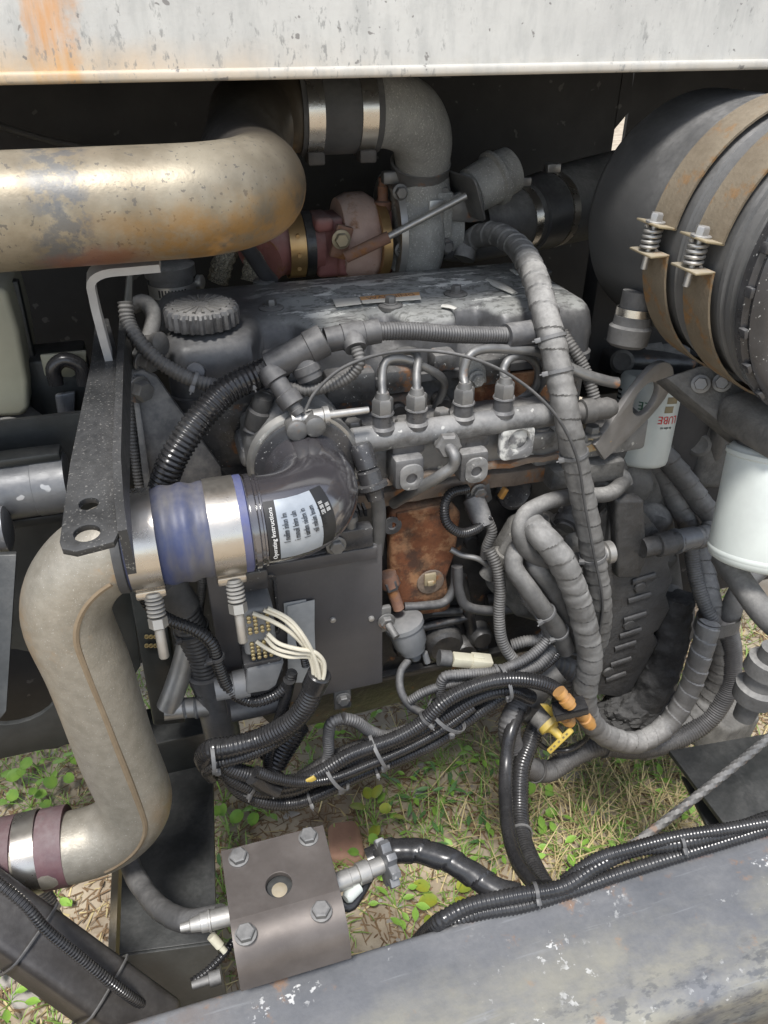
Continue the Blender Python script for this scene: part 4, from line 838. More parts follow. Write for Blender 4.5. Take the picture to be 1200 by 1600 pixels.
# compressor housing: volute with outlet
cc = Y(650, 355, 1.37)
b = MB(); b.lathe(cc, (AX + AY * -.1), [(-.05, .05), (-.048, .085), (-.03, .098), (.0, .102), (.02, .098), (.034, .08), (.038, .06), (.06, .058), (.075, .056)], 40); b.part('compressor_housing', 'cast_alloy', TU, sharp=50)
b = MB(); b.tube([Y(655, 285, 1.335), Y(660, 330, 1.33), Y(655, 375, 1.33), Y(640, 420, 1.34)], [.052, .048, .046, .044], 24); b.part('volute_neck', 'cast_alloy', TU, sharp=60)
b = MB(); b.box(Y(682, 335, 1.30), (.05, .03, .075), None, .004); pl = b.part('data_plate', 'cast_alloy', TU)
b = MB(); b.box(Y(681, 338, 1.282), (.026, .004, .052), None, .001); b.part('plate_face', 'stainless_dusty', pl)
for (u, v) in ((625, 300), (692, 300), (697, 385), (628, 390)): b = MB(); b.hexa(Y(u, v, 1.30), -AY, .010, .012); b.part('bolt', 'bolt_dull', TU)
for k in range(7):
    a = R(40 + 40 * k); b = MB(); b.hexa(cc + AX * .032 + Vector((0, math.cos(a) * -.083, math.sin(a) * .083)), AX, .008, .010); b.part('bolt', 'bolt_dull', TU)
b = MB(); b.lathe(cc + AX * -.05, AX, [(-.006, .075), (-.006, .094), (.006, .094), (.008, .08)], 40, caps=(False, False)); b.part('clamp_ring', 'stainless_dusty', TU)
# centre and turbine
for (u, v, w_, h_, y_, m_, n_) in ((518, 380, 62, 80, 1.38, 'maroon', 'turbine_block'), (500, 345, 30, 20, 1.36, 'maroon', 'turbine_lug'), (608, 375, 30, 95, 1.39, 'maroon', 'bearing_housing'), (545, 400, 50, 40, 1.37, 'maroon', 'turbine_foot')):
    p = Y(u, v, y_); b = MB(); b.box(p, (px(w_, p), .08, px(h_, p) * 1.1), None, .009, 3); b.part(n_, m_, TU)
b = MB(); p = Y(560, 372, 1.385); b.lathe(p, AX, [(-.04, .05), (-.038, .07), (-.02, .078), (.01, .078), (.026, .068), (.028, .045)], 36); b.part('turbine_volute', 'tan_iron', TU, sharp=50)
b = MB(); p = Y(592, 375, 1.36); b.lathe(p, AX, [(-.008, .05), (-.008, .062), (.008, .062), (.008, .05)], 36, caps=(False, False)); b.part('turbine_band', 'gold_band', TU)
b = MB(); p = Y(598, 320, 1.36); b.lathe(p - AZ * .03, AZ, [(0, .014), (.02, .014), (.022, .016), (.036, .016), (.038, .009), (.06, .009), (.062, .007), (.075, .007)], 16); b.part('oil_feed', 'rusty_sensor', TU)
b = MB(); p = Y(425, 385, 1.38); q = Y(500, 380, 1.38); b.tube([Y(405, 400, 1.36), p, Y(455, 382, 1.38), q], [.05, .052, .05, .05], 30); b.part('exhaust_stub', 'maroon', TU)
b = MB(); p = Y(458, 382, 1.375); b.lathe(p, AX, [(-.013, .052), (-.014, .056), (.014, .056), (.013, .052)], 36, caps=(False, False)); gb = b.part('exhaust_band', 'gold_band', TU)
for dz in (-.03, -.005, .025): b = MB(); b.lathe(p + Vector((0, -math.sqrt(.056 ** 2 - dz ** 2), dz)), -AY, [(-.002, .0045), (.002, .0035)], 12); b.part('rivet', 'gold_band', gb)
b = MB(); p = Y(475, 382, 1.378); b.lathe(p, AX, [(-.004, .05), (-.004, .056), (.012, .056), (.012, .05)], 32); b.part('exhaust_flange', 'engine_greasy', TU)
# wastegate actuator with rod
a0, a1 = Y(735, 300, 1.30), Y(785, 272, 1.31); ax = a1 - a0
b = MB(); b.lathe(a0, ax, [(-.012, .03), (0, .034), (.002, .038), (.045, .040), (.048, .046), (.055, .046), (.058, .041), (.085, .038), (.09, .030), (.088, .012)], 36); b.part('actuator', 'cast_alloy', TU)
b = MB(); m = frame(ax); b.outline([rrect(.105, .075, .012)], m, a0 - ax.normalized() * .012, .004, .0008); b.part('actuator_bracket', 'bolt_dull', TU)
b = MB(); b.prism([Y(u, v, 1.30) for u, v in ((720, 300), (735, 310), (755, 340), (755, 345), (735, 348), (700, 345), (698, 310))], (0, .01, 0), .002); b.part('bracket_leg', 'bolt_dull', TU)
r0, r1 = Y(728, 306, 1.25), Y(595, 376, 1.255); b = MB(); b.tube([r0, r1], .0058, 12, straight=True); b.part('actuator_rod', 'stainless_dusty', TU)
b = MB(); b.tube([Y(608, 370, 1.255), Y(540, 402, 1.27)], .010, 12, straight=True); b.box(Y(533, 378, 1.31), (.03, .012, .055), Euler((0, .3, 0)).to_matrix(), .004); b.part('rod_end', 'rusty_sensor', TU)
b = MB(); b.hexa(Y(533, 374, 1.30), -AY, .012, .012); b.part('lever_nut', 'yellow_zinc', TU)
# braided heat sleeves
for i, (pts, r, lab) in enumerate((([Y(340, 440, 1.40), Y(352, 400, 1.40), Y(365, 380, 1.42)], .020, 'left of two braided metal heat sleeves beneath the rusty pipe'), ([Y(395, 440, 1.36), Y(402, 400, 1.37), Y(412, 372, 1.40)], .022, 'right of two braided metal heat sleeves beneath the rusty pipe'))):
    b = MB(); b.tube(pts, r, 30, 'rope', .03, strands=14); b.single('braided_sleeve', lab, 'sleeve', 'braid', 'braided heat sleeves')
b = MB(); b.tube([Y(372, 368, 1.25), Y(392, 395, 1.27), Y(412, 425, 1.29), Y(425, 440, 1.30)], .0125, 16); b.single('breather_tube', 'smooth grey breather tube rising from the valve cover under the rusty pipe', 'tube', 'grey_loom')
# hose clamp and cap behind the strap bracket
p = Y(268, 440, 1.32); b = MB(); b.lathe(p - AZ * .03, AZ, [(0, .036), (.04, .036), (.041, .041), (.058, .041), (.062, .034)], 32)
hc = thing('breather_hose', 'grey rubber breather stub with perforated worm clamp behind oil cap', 'hose', p - AZ * .03); b.part('hose', 'dusty_rubber', hc)
b = MB(); b.lathe(p - AZ * .01, AZ, [(-.009, .0365), (-.010, .0385), (.010, .0385), (.009, .0365)], 32, caps=(False, False)); wc = b.part('worm_clamp', 'stainless_dusty', hc)
for k in range(9): a = R(-125 + k * 8); b = MB(); b.box(p + Vector((math.cos(a) * .0388, math.sin(a) * .0388, -.01)), (.002, .002, .012), Euler((0, 0, a)).to_matrix()); b.part('clamp_slot', 'black_print', wc)
b = MB(); b.lathe(p + Vector((.042, 0, -.004)), AX + AY * -.5, [(0, .012), (.008, .012), (.010, .009)], 16); b.part('clamp_screw', 'stainless_dusty', wc)
# compressor inlet: rubber elbow with bands to the air cleaner
ih = [Y(745, 350, 1.37), Y(790, 345, 1.38), Y(830, 335, 1.40), Y(890, 318, 1.45), Y(960, 300, 1.5)]
IH = thing('air_intake_hose', 'thick grey rubber intake hose between turbocharger and air cleaner', 'hose', ih[2] - AZ * .06)
b = MB(); b.tube(ih, [.048, .052, .066, .076, .080], 36); b.part('hose', 'dusty_rubber', IH, sharp=60)
for f, r, wd, mm in ((.26, .058, .022, 'stainless'), (.46, .0695, .020, 'stainless')):
    c, t_ = along(ih, f); k = ring_clamp(c, t_, r, wd, .0022, mat_=mm, parent=IH)
    b = MB(); b.box(c + Vector((-.005, -.01, r + .008)), (.028, .02, .016), None, .003); b.part('clamp_screw', 'zinc', k)
c, t_ = along(ih, .36); b = MB(); b.lathe(c, t_, [(-.03, .062), (-.028, .067), (.028, .071), (.03, .066)], 40, caps=(False, False)); b.part('cuff', 'grey_loom', IH)
b = MB(); b.tube([Y(690, 392, 1.33), Y(730, 395, 1.34), Y(790, 385, 1.36)], .017, 14); b.single('oil_return_hose', 'dark hose lying behind the valve cover below the intake hose', 'hose', 'rubber')
# ---------------------------------------------------------------- air cleaner at the upper right
AR = .174
fc = P(1078, 332, 1.22); fx, fz = fc.x, fc.z
y_far, y_near = fc.y + .05, fc.y - .385
AC = thing('air_cleaner', 'big black air cleaner canister with two rusty straps at upper right', 'air cleaner', (fx, (y_far + y_near) / 2, fz - AR))
b = MB(); b.lathe((fx, y_far, fz), -AY, [(0, .02), (0, AR * .55), (.006, AR * .80), (.02, AR * .93), (.045, AR), (.365, AR), (.367, AR + .004), (.373, AR + .004), (.375, AR), (.383, AR), (.385, AR + .005), (.393, AR + .005), (.395, AR + .001), (.435, AR + .001), (.436, AR * .5)], 96); b.part('body', 'canister', AC, sharp=45)
# end cap with rolled rims, ribs and printed marks
b = MB(); b.lathe((fx, y_near + .014, fz), -AY, [(-.012, AR - .004), (-.010, AR + .012), (.004, AR + .014), (.008, AR + .008), (.014, AR + .010), (.020, AR + .004), (.022, AR - .006), (.016, AR - .018), (.014, AR - .05), (.022, AR - .06), (.022, .01)], 96); EC = b.part('end_cap', 'black_plastic', AC, sharp=40)
for k in range(24):
    a = 2 * math.pi * k / 24; d = Vector((math.cos(a), 0, math.sin(a))); b = MB(); b.box(Vector((fx, y_near + .006, fz)) + d * (AR + .013), (.012, .012, .006), Euler((0, -a + math.pi / 2, 0)).to_matrix(), .0015); b.part('cap_clip', 'black_plastic', EC)
for k in range(12):
    a = 2 * math.pi * (k + .3) / 12; d = Vector((math.cos(a), 0, math.sin(a))); b = MB(); b.box(Vector((fx, y_near - .012, fz)) + d * (AR - .085), (.045, .012, .006), Euler((0, -a, 0)).to_matrix(), .001); b.part('cap_rib', 'black_plastic', EC)
for k, (r_, a_) in enumerate(((AR - .034, 176), (AR - .034, 190), (AR - .040, 204))):
    a = R(a_); c = Vector((fx + math.cos(a) * r_, y_near - .0025, fz + math.sin(a) * r_)); b = MB(); b.text('II Vu'[k:k + 2], frame(-AY, AZ) @ Euler((0, 0, R(-20))).to_matrix(), c, .03); b.part('cap_marking', 'white_print', EC)
for yy_ in (.315, .145):
    pass
# two spring-bolt straps
def strap_band(yc, wd, a_gap, lab):
    s = thing('canister_strap', lab, 'strap', (fx, yc, fz - AR - .01), 'straps round the air cleaner')
    r = AR + .0085; a0, a1 = R(a_gap + 5.2), R(a_gap - 5.2 + 360); n = 72; b = MB()
    prev = None; t_ = .003
    rings = []
    for i in range(n + 1):
        a = a0 + (a1 - a0) * i / n; d = Vector((math.cos(a), 0, math.sin(a))); c = Vector((fx, yc, fz))
        rings.append([c + d * r + AY * (-wd / 2), c + d * (r + t_) + AY * (-wd / 2), c + d * (r + t_) + AY * (wd / 2), c + d * r + AY * (wd / 2)])
    b.ngon(rings); b.part('band', 'strap', s, sharp=40)
    for a in (a0, a1):
        d = Vector((math.cos(a), 0, math.sin(a))); c = Vector((fx, yc, fz)) + d * (r + .013); b = MB(); b.box(c, (.028, wd, .003), Euler((0, -a, 0)).to_matrix(), .001); b.part('flange', 'yellow_zinc', s)
    d0 = Vector((math.cos(a0), 0, math.sin(a0))); d1 = Vector((math.cos(a1), 0, math.sin(a1))); c = Vector((fx, yc, fz)); q0, q1 = c + d0 * (r + .015), c + d1 * (r + .015)
    if q0.z < q1.z: q0, q1 = q1, q0
    ax = (q1 - q0).normalized(); L_ = (q1 - q0).length
    b = MB(); b.hexa(q0 - ax * .001, -ax, .0085, .013, 1.5); b.part('bolt_head', 'zinc', s)
    b = MB(); b.tube([q0, q1 + ax * .022], .0045, 12, straight=True); b.part('bolt_shank', 'zinc', s)
    n = 90; tn = 4.6; pts = [q0 + ax * (.003 + (L_ - .006) * i / n) + frame(ax) @ Vector((math.cos(2 * math.pi * tn * i / n) * .0105, math.sin(2 * math.pi * tn * i / n) * .0105, 0)) for i in range(n + 1)]
    b = MB(); b.tube(pts, .0023, 8, step=.003); b.part('spring', 'stainless_dusty', s)
    return s
s1 = strap_band(y_far - .240, .052, 175, 'left, farther rusty strap with spring bolt round the air cleaner')
s2 = strap_band(y_far - .334, .052, 174, 'right, nearer rusty strap with spring bolt round the air cleaner')
for yo in (.278, .286, .294): b = MB(); b.lathe((fx, y_far - yo, fz), -AY, [(-.0025, AR), (0, AR + .004), (.0025, AR)], 80, caps=(False, False)); b.part('ridge', 'canister', AC)
# drain valve below
p = P(990, 488, 1.13); DV = thing('drain_valve', 'grey dust drain valve under the air cleaner canister', 'valve', p - AZ * .05)
ax = Vector((-.12, -.1, -1)); b = MB(); b.lathe(p, ax, [(-.03, .022), (.004, .022), (.006, .026), (.018, .027), (.022, .031), (.045, .030), (.050, .024)], 28); b.part('rubber_cup', 'dusty_rubber', DV)
b = MB(); b.lathe(p, ax, [(-.006, .0235), (-.006, .026), (.005, .026), (.005, .0235)], 28, caps=(False, False)); b.part('band', 'stainless', DV)
# saddle plate under the canister at the right edge
b = MB(); b.prism([P(u, v, 1.13) for u, v in ((1040, 590), (1130, 560), (1215, 660), (1215, 700), (1160, 690))], (.02, .05, -.03), .004); sp_ = thing('canister_saddle', 'dusty dark saddle bracket under the air cleaner', 'bracket', P(1120, 640, 1.13)); b.part('plate', 'engine_dusty', sp_)
for (u, v) in ((1128, 598), (1160, 650), (1095, 600)): b = MB(); b.hexa(P(u, v, 1.12), ray(u, v) * -1, .010, .008); b.part('bolt', 'bolt_dull', sp_)
# filters
def filt(top, bot, r, lab, kind):
    ax = (bot - top); L_ = ax.length; t = thing('oil_filter' if kind == 0 else 'fuel_filter', lab, 'filter', bot)
    b = MB(); b.lathe(top, ax, [(0, r * .5), (0, r * .92), (.004, r * .97), (.008, r), (L_ - .012, r), (L_ - .004, r * .96), (L_, r * .86), (L_ + .001, r * .3)], 56); b.part('can', 'filter_white', t, sharp=50); return t, ax.normalized(), r
FT = P(1020, 586, 1.36); FB = FT + Vector((-.02, -.03, -.155))
FL, fa, fr_ = filt(FT, FB, .054, 'white spin-on filter with red lettering behind the lifting eye', 0)
def on_can(top, ax, r, body, h, ang, size, m, t, flip=True):
    mm = frame(-ax); 
    # mm columns: x,y around, z up along the can; angle measured from the camera-facing side
    base = math.atan2((mm.inverted() @ (CAM - top)).y, (mm.inverted() @ (CAM - top)).x)
    sgn = -1 if flip else 1
    b = MB(); b.text(body, None, None, size, wrap=lambda c: top + ax * h + mm @ Vector((math.cos(base + R(ang) + sgn * c.x / r) * (r + .0006 + c.z), math.sin(base + R(ang) + sgn * c.x / r) * (r + .0006 + c.z), sgn * c.y))); return b.part('lettering', m, t)
def can_patch(top, ax, r, h0, h1, a0, a1, m, t, name='print_block'):
    mm = frame(-ax); base = math.atan2((mm.inverted() @ (CAM - top)).y, (mm.inverted() @ (CAM - top)).x); n = 10; b = MB()
    g = [[b.bm.verts.new(top + ax * (h0 + (h1 - h0) * i) + mm @ Vector((math.cos(base + R(a0 + (a1 - a0) * j / n)) * (r + .0005), math.sin(base + R(a0 + (a1 - a0) * j / n)) * (r + .0005), 0))) for j in range(n + 1)] for i in (0, 1)]
    for j in range(n): b.bm.faces.new((g[0][j], g[1][j], g[1][j + 1], g[0][j + 1]))
    return b.part(name, m, t)
on_can(FT, fa, fr_, 'LUBE', .068, 48, .020, 'red_print', FL)
on_can(FT, fa, fr_, 'iln uilm nli', .083, 45, .006, 'black_print', FL)
on_can(FT, fa, fr_, 'ELE', .046, 0, .020, 'green_print', FL)
can_patch(FT, fa, fr_, .008, .022, 38, 80, 'gold_print', FL); can_patch(FT, fa, fr_, .028, .040, 36, 62, 'gold_print', FL); can_patch(FT, fa, fr_, .044, .056, 34, 54, 'gold_print', FL)
for k in range(5): can_patch(FT, fa, fr_, .026 + k * .008, .030 + k * .008, -80, -58, 'black_print', FL, 'bar_mark')
FT2 = P(1222, 700, 1.12); FB2 = FT2 + Vector((-.028, -.045, -.168))
F2, fa2, fr2 = filt(FT2, FB2, .072, 'large plain white filter canister at the right edge', 1)
b = MB(); b.lathe(FT2 - fa2 * .012, fa2, [(0, .055), (.010, .060), (.014, .064)], 40); b.part('gasket_rim', 'engine_dusty', F2)
Lf = (FB2 - FT2).length
b = MB(); b.lathe(FT2, fa2, [(.006, fr2), (.008, fr2 + .0022), (.014, fr2 + .0022), (.016, fr2)], 56, caps=(False, False)); b.part('crimped_seam', 'filter_white', F2)
b = MB(); b.lathe(FT2, fa2, [(Lf - .020, fr2), (Lf - .018, fr2 + .0012), (Lf - .014, fr2 + .0012), (Lf - .012, fr2)], 56, caps=(False, False)); b.part('rolled_base', 'filter_white', F2)
b = MB(); b.box(FT2 + Vector((.0, .0, .045)), (.16, .13, .06), None, .02, 3); b.jitter(.006, 20); b.single('filter_head', 'dusty cast filter head above the large plain white filter', 'filter head', 'engine_dusty')
# dusty pump-like castings behind the filters
for i, (u, v, d_, w_, h_, lab) in enumerate(((1120, 690, 1.50, 130, 120, 'dusty square pump housing between the two white filters'), (1000, 560, 1.5, 160, 45, 'dark dusty pipe bracket behind the lifting eye'))):
    p = P(u, v, d_); t = thing('pump_housing' if i == 0 else 'pipe_bracket', lab, 'housing' if i == 0 else 'bracket', p - AZ * .06); b = MB(); b.box(p, (px(w_, p), .12, px(h_, p)), Euler((0, .15, 0)).to_matrix(), .018, 3); b.jitter(.008, 14); b.part('casting', 'engine_dusty' if i == 0 else 'engine_greasy', t)
    q = P(u - 28, v + 5, d_ - .08); b = MB(); b.lathe(q, ray(u, v) * -1, [(-.03, .022), (.0, .022), (.004, .016), (.002, .008)], 20); b.part('boss', 'engine_dusty', t)
p = P(960, 555, 1.42); b = MB(); b.tube([P(870, 560, 1.5), P(960, 553, 1.5), P(1070, 560, 1.5)], .027, 20); b.lathe(P(1010, 555, 1.5), AX, [(-.02, .031), (.02, .031)], 20); b.single('coolant_pipe', 'dusty dark coolant pipe crossing behind the lifting eye', 'pipe', 'engine_dusty')
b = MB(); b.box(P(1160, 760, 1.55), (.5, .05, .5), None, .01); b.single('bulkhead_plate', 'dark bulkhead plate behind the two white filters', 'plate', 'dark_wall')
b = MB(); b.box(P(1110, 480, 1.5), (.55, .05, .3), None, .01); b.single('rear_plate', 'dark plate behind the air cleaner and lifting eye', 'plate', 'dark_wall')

# ---------------------------------------------------------------- electronics plate
YE = .885
ex0, ex1 = Y(318, 880, YE).x, Y(598, 870, YE).x; ez1, ez0 = Y(598, 848, YE).z, Y(600, 1067, YE).z
EC_ = thing('engine_control_unit', 'flat black engine control unit plate below the intake elbow', 'control unit', ((ex0 + ex1) / 2, YE, ez0))
mat('ecu_plate', (.045, .043, .045), (.065, .062, .064), .38, dust=.28, bump=.12, ns=6)
b = MB(); b.box(((ex0 + ex1) / 2, YE + .012, (ez0 + ez1) / 2), (ex1 - ex0, .024, ez1 - ez0), None, .003); b.part('housing', 'ecu_plate', EC_)
b = MB(); b.box(((ex0 + ex1) / 2, YE + .045, (ez0 + ez1) / 2 + .01), (ex1 - ex0 - .03, .045, ez1 - ez0 - .03), None, .004); b.part('back_box', 'black_plastic', EC_)
p = Y(400, 905, YE); b = MB(); b.box(((ex0 + ex1) / 2 + .02, YE - .003, ez1 - .012), (ex1 - ex0 - .06, .006, .022), None, .002); ts = b.part('top_strip', 'ecu_plate', EC_)
for u in (410, 430): q = Y(u, 868, YE - .007); b = MB(); b.lathe(q, -AY, [(0, .008), (.003, .008), (.003, .0045), (-.001, .004)], 16); b.part('screw', 'bolt_dull', ts)
for (u, v) in ((520, 968), (580, 966)): q = Y(u, v, YE); b = MB(); b.lathe(q, -AY, [(0, .005), (.003, .0045), (.004, .002)], 12); b.part('stud', 'zinc', EC_)
q = Y(523, 850, YE); b = MB(); b.box(q + Vector((.02, .0, .008)), (.07, .02, .035), None, .003); rb2 = b.part('relay_block', 'black_plastic', EC_)
b = MB(); b.hexa(Y(525, 852, YE - .012), -AY, .011, .010); b.part('nut', 'bolt_dull', rb2)
b = MB(); b.lathe(Y(548, 825, YE), AZ, [(-.02, .008), (.012, .008), (.014, .011), (.022, .010)], 14); b.part('stud', 'bolt_dull', rb2)
for k in range(8): b = MB(); b.box(Y(520 + k * 7, 803 - k, .93), (.004, .02, .012)); b.part('fin', 'black_plastic', rb2)
b = MB(); b.prism([Y(u, v, YE - .006) for u, v in ((470, 855), (511, 830), (511, 847), (470, 858))], (0, .002, 0)); b.part('paper_tag', 'cream_plastic', EC_)
q = Y(602, 966, YE + .005); b = MB(); b.box(q, (.018, .01, .05), None, .003); b.hexa(q + AY * -.006, -AY, .011, .01, 1.3); b.lathe(q + AY * -.016, Vector((.3, -1, -.4)), [(0, .006), (.025, .006)], 12); b.part('mount_bolt', 'bolt_dull', EC_)
q = Y(535, 1092, YE + .01); b = MB(); b.box(q, (.03, .006, .045), None, .004); b.hexa(q + Vector((0, -.004, .005)), -AY, .010, .010); b.part('lower_tab', 'bolt_dull', EC_)
# connector: rectangular socket, grey pin block
q = Y(402, 930, YE - .004); b = MB(); b.outline([rrect(px(62, q), px(150, q) * .82, .008), rrect(px(52, q), px(135, q) * .82, .006)], frame(-AY, AZ), q + Vector((0, 0, -.02)), .012, .001); b.part('socket_rim', 'black_plastic', EC_)
CN = thing('wiring_connector', 'opened grey connector block with brass pins and cream wires', 'connector', Y(400, 1000, YE - .05))
cq = Y(401, 970, YE - .035); b = MB(); b.box(cq, (px(50, cq), .05, px(82, cq) * 1.12), None, .006, 3); b.part('pin_block', 'connector_grey', CN)
b = MB(); b.box(cq + Vector((.002, .012, .075)), (px(46, cq), .04, .035), None, .006); b.part('latch', 'black_plastic', CN)
for gi, (r0_, nr) in enumerate(((.031, 5), (-.017, 5))):
    for i in range(nr):
        for j in range(4):
            if gi == 0 and (i, j) in ((2, 0), (1, 2), (2, 2)): continue
            b = MB(); b.lathe(cq + Vector((-.0125 + j * .0085, -.0255, r0_ - i * .0068)), -AY, [(0, .0030), (.003, .0030), (.004, .002)], 8); b.part('pin', 'brass_pin', CN)
wires = [([(395, 958), (420, 968), (450, 985), (475, 1010), (488, 1040), (490, 1068)], 'cream wire from the upper pin row, lowest of its three'),
         ([(412, 953), (440, 965), (462, 985), (482, 1015), (494, 1045), (494, 1070)], 'cream wire from the upper pin row, middle of its three'),
         ([(418, 950), (452, 968), (478, 1000), (494, 1035), (499, 1060), (498, 1072)], 'cream wire from the upper pin row, topmost of its three'),
         ([(400, 1002), (420, 1015), (450, 1026), (478, 1026), (497, 1030), (503, 1050), (498, 1070)], 'cream wire from the lower pin row, lowest of its three'),
         ([(415, 996), (430, 1012), (460, 1020), (485, 1022), (502, 1035), (505, 1052), (500, 1070)], 'cream wire from the lower pin row, middle of its three'),
         ([(418, 990), (435, 1005), (465, 1014), (490, 1018), (505, 1032), (507, 1050), (502, 1070)], 'cream wire from the lower pin row, topmost of its three')]
for k, (pts, lab) in enumerate(wires):
    w3 = [Y(u, v, YE - .062 - .004 * (k % 3) - .015 * min(1, i / 2)) for i, (u, v) in enumerate(pts)]
    b = MB(); b.tube(w3, .0031, 8, step=.006); b.single('wire', lab, 'wire', 'wire_cream', 'cream wires of the opened connector')
# cloth labels
b = MB(); b.prism([Y(u, v, YE - .002) for u, v in ((443, 942), (478, 936), (480, 975), (446, 985))], (0, -.001, 0)); b.single('tape_label', 'small grey tape label peeking out behind a longer one', 'label', 'tape_grey')
t = thing('paper_label', 'long wrinkled grey label stuck on the control unit', 'label', Y(470, 1066, YE - .004)); b = MB(); b.prism([Y(u, v, YE - .0045) for u, v in ((449, 947), (491, 937), (491, 980), (494, 1066), (455, 1066), (449, 1060))], (0, -.001, 0)); b.jitter(.0015, 40); b.part('sheet', 'tape_grey', t)
# lower angled connector shell
q = Y(405, 1052, YE - .03); LC = thing('lower_connector', 'grey right-angled connector shell under the opened one', 'connector', q - AZ * .04)
b = MB(); b.prism([Y(u, v, YE - .05) for u, v in ((386, 1048), (445, 1035), (432, 1072), (420, 1080), (385, 1086))], (0, .05, 0), .004); b.part('shell', 'connector_grey', LC)
b = MB(); b.box(Y(408, 1028, YE - .02), (px(58, q), .05, px(36, q)), None, .004); b.part('latch', 'black_plastic', LC)
b = MB(); b.lathe(Y(388, 1066, YE - .025), -AX, [(0, .022), (.022, .022), (.023, .019), (.05, .018)], 20); b.part('outlet', 'connector_grey', LC)
q = Y(415, 1100, YE - .0); b = MB(); b.tube([Y(450, 1092, YE), Y(400, 1104, YE), Y(360, 1112, YE)], .017, 16); b.single('smooth_conduit', 'smooth grey conduit elbow under the angled connector shell', 'conduit', 'grey_loom')
# pressure sender below the rusty panel
sa, sb = Y(607, 905, .965), Y(652, 1035, .93); sx_ = (sb - sa); SD = thing('pressure_sender', 'grey pressure sender on rusty stem beside the control unit', 'sensor', sb)
L_ = sx_.length
b = MB(); b.lathe(sa, sx_, [(-.01, .016), (.012, .016), (.013, .010), (.06, .010)], 18); b.part('stem', 'rusty_sensor', SD); b = MB(); b.hexa(sa, sx_, .017, .018, 0); b.part('nut', 'engine_paint', SD)
b = MB(); b.lathe(sa + sx_ * .46, sx_, [(0, .022), (.006, .035), (.014, .035), (.016, .031), (.05, .029), (.06, .024), (.068, .022), (.072, .012), (.085, .010), (.088, .008)], 28); b.part('can', 'connector_grey', SD)
b = MB(); b.lathe(sa + sx_ * .90 + Vector((.018, 0, 0)), sx_, [(0, .006), (.022, .006), (.023, .003)], 10); b.part('terminal', 'connector_grey', SD)
# rail pressure sensor plug hanging at the left of the fuel rail
pa = [Y(565, 700, .90), Y(574, 725, .89), Y(582, 760, .88)]
PS = thing('rail_sensor_plug', 'grey plug and taped lead hanging from the rail left end', 'connector', Y(590, 865, .89))
b = MB(); ax = pa[2] - pa[0]; b.lathe(pa[0], ax, [(-.006, .013), (0, .0155), (.028, .0155), (.030, .012), (.034, .0165), (.05, .0165), (.052, .022), (.058, .022), (.062, .014), (.075, .012)], 24); b.part('plug', 'black_plastic', PS)
b = MB(); b.tube([Y(583, 768, .88), Y(590, 785, .885), Y(592, 820, .89), Y(588, 866, .90)], [.009, .0105, .0105, .010], 14); b.part('taped_lead', 'dusty_rubber', PS)
# ---------------------------------------------------------------- hoses and looms: picture path with its distance into the bay
def yp3(pts): return [Y(*p) for p in pts]
def tie(parent, pts, f, r, m='tie_plastic', wd=.005, tail=True):
    c, t_ = along(pts, f); b = MB(); b.lathe(c, t_, [(-wd / 2, r), (-wd / 2, r + .0022), (wd / 2, r + .0022), (wd / 2, r)], 24, caps=(False, False))
    d = (CAM - c).normalized(); d = (d - t_ * d.dot(t_)).normalized(); s_ = t_.cross(d); q = c + (d * .55 + s_ * .8).normalized() * (r + .003)
    b.box(q, (.009, .007, .007), frame(t_, d), .001)
    if tail: b.tube([q, q + s_ * .008 + d * .004], .0012, 6, straight=True)
    return b.part('cable_tie', m, parent)
def hose(name, label, cat, pts, rpx, m, mode=None, pitch=.0045, amp=.0012, seg=14, ties=(), group=None, tm='tie_plastic', raw=False, dep_=None):
    pts = pts if raw else yp3(pts); mid = pts[len(pts) // 2]; r = px(rpx, mid)
    pts = [pts[0]] + [p_ + noise.noise_vector(p_ * 31) * .0022 for p_ in pts[1:-1]] + [pts[-1]]
    b = MB(); b.tube(pts, r, seg if mode != 'wrap' else 26, mode, pitch, amp, wob=.045 if mode != 'loom' else .02)
    if not ties: return b.single(name, label, cat, m, group, sharp=60 if mode is None else 28 if mode == 'wrap' else 50)
    t = thing(name, label, cat, pts[0], group); b.part('tube', m, t, sharp=60 if mode is None else 28 if mode == 'wrap' else 50)
    for f in ties: tie(t, pts, f, r + .0006, tm)
    return t
def lumpy(name, label, cat, pts, rpx, m):
    pts = yp3(pts); b = MB(); b.tube(pts, px(rpx, pts[2]), 40, step=.004)
    for v in b.bm.verts: v.co += noise.noise_vector(v.co * 45) * .006 + noise.noise_vector(v.co * 140) * .003
    return b.single(name, label, cat, m, sharp=80)
WP = dict(mode='wrap', pitch=.031, amp=.0019)
LG = 'black ribbed wiring looms'
# big grey wrapped hose over the valve cover
hose('wrapped_hose', 'thick grey tape-wrapped hose arching over the right end of valve cover', 'hose', [(724, 405, 1.31), (733, 378, 1.32), (768, 364, 1.27), (802, 380, 1.20), (832, 425, 1.06), (852, 490, .97), (868, 560, .93), (884, 640, .90), (900, 720, .885), (915, 800, .875), (928, 880, .87), (938, 940, .87), (936, 985, .89), (925, 1020, .92)], 21, 'wrap_tape', **WP, ties=(.40, .445, .56, .735), tm='tie_grey')
hose('wrapped_hose', 'grey tape-wrapped hose curving down across the pump and under the guard', 'hose', [(828, 818, .90), (846, 836, .87), (872, 868, .85), (895, 915, .84), (912, 970, .835), (921, 1030, .83), (914, 1085, .835), (922, 1125, .84), (952, 1152, .845), (1000, 1158, .85), (1045, 1130, .86), (1075, 1080, .87), (1096, 1020, .88), (1108, 975, .89)], 18, 'wrap_tape', **WP)
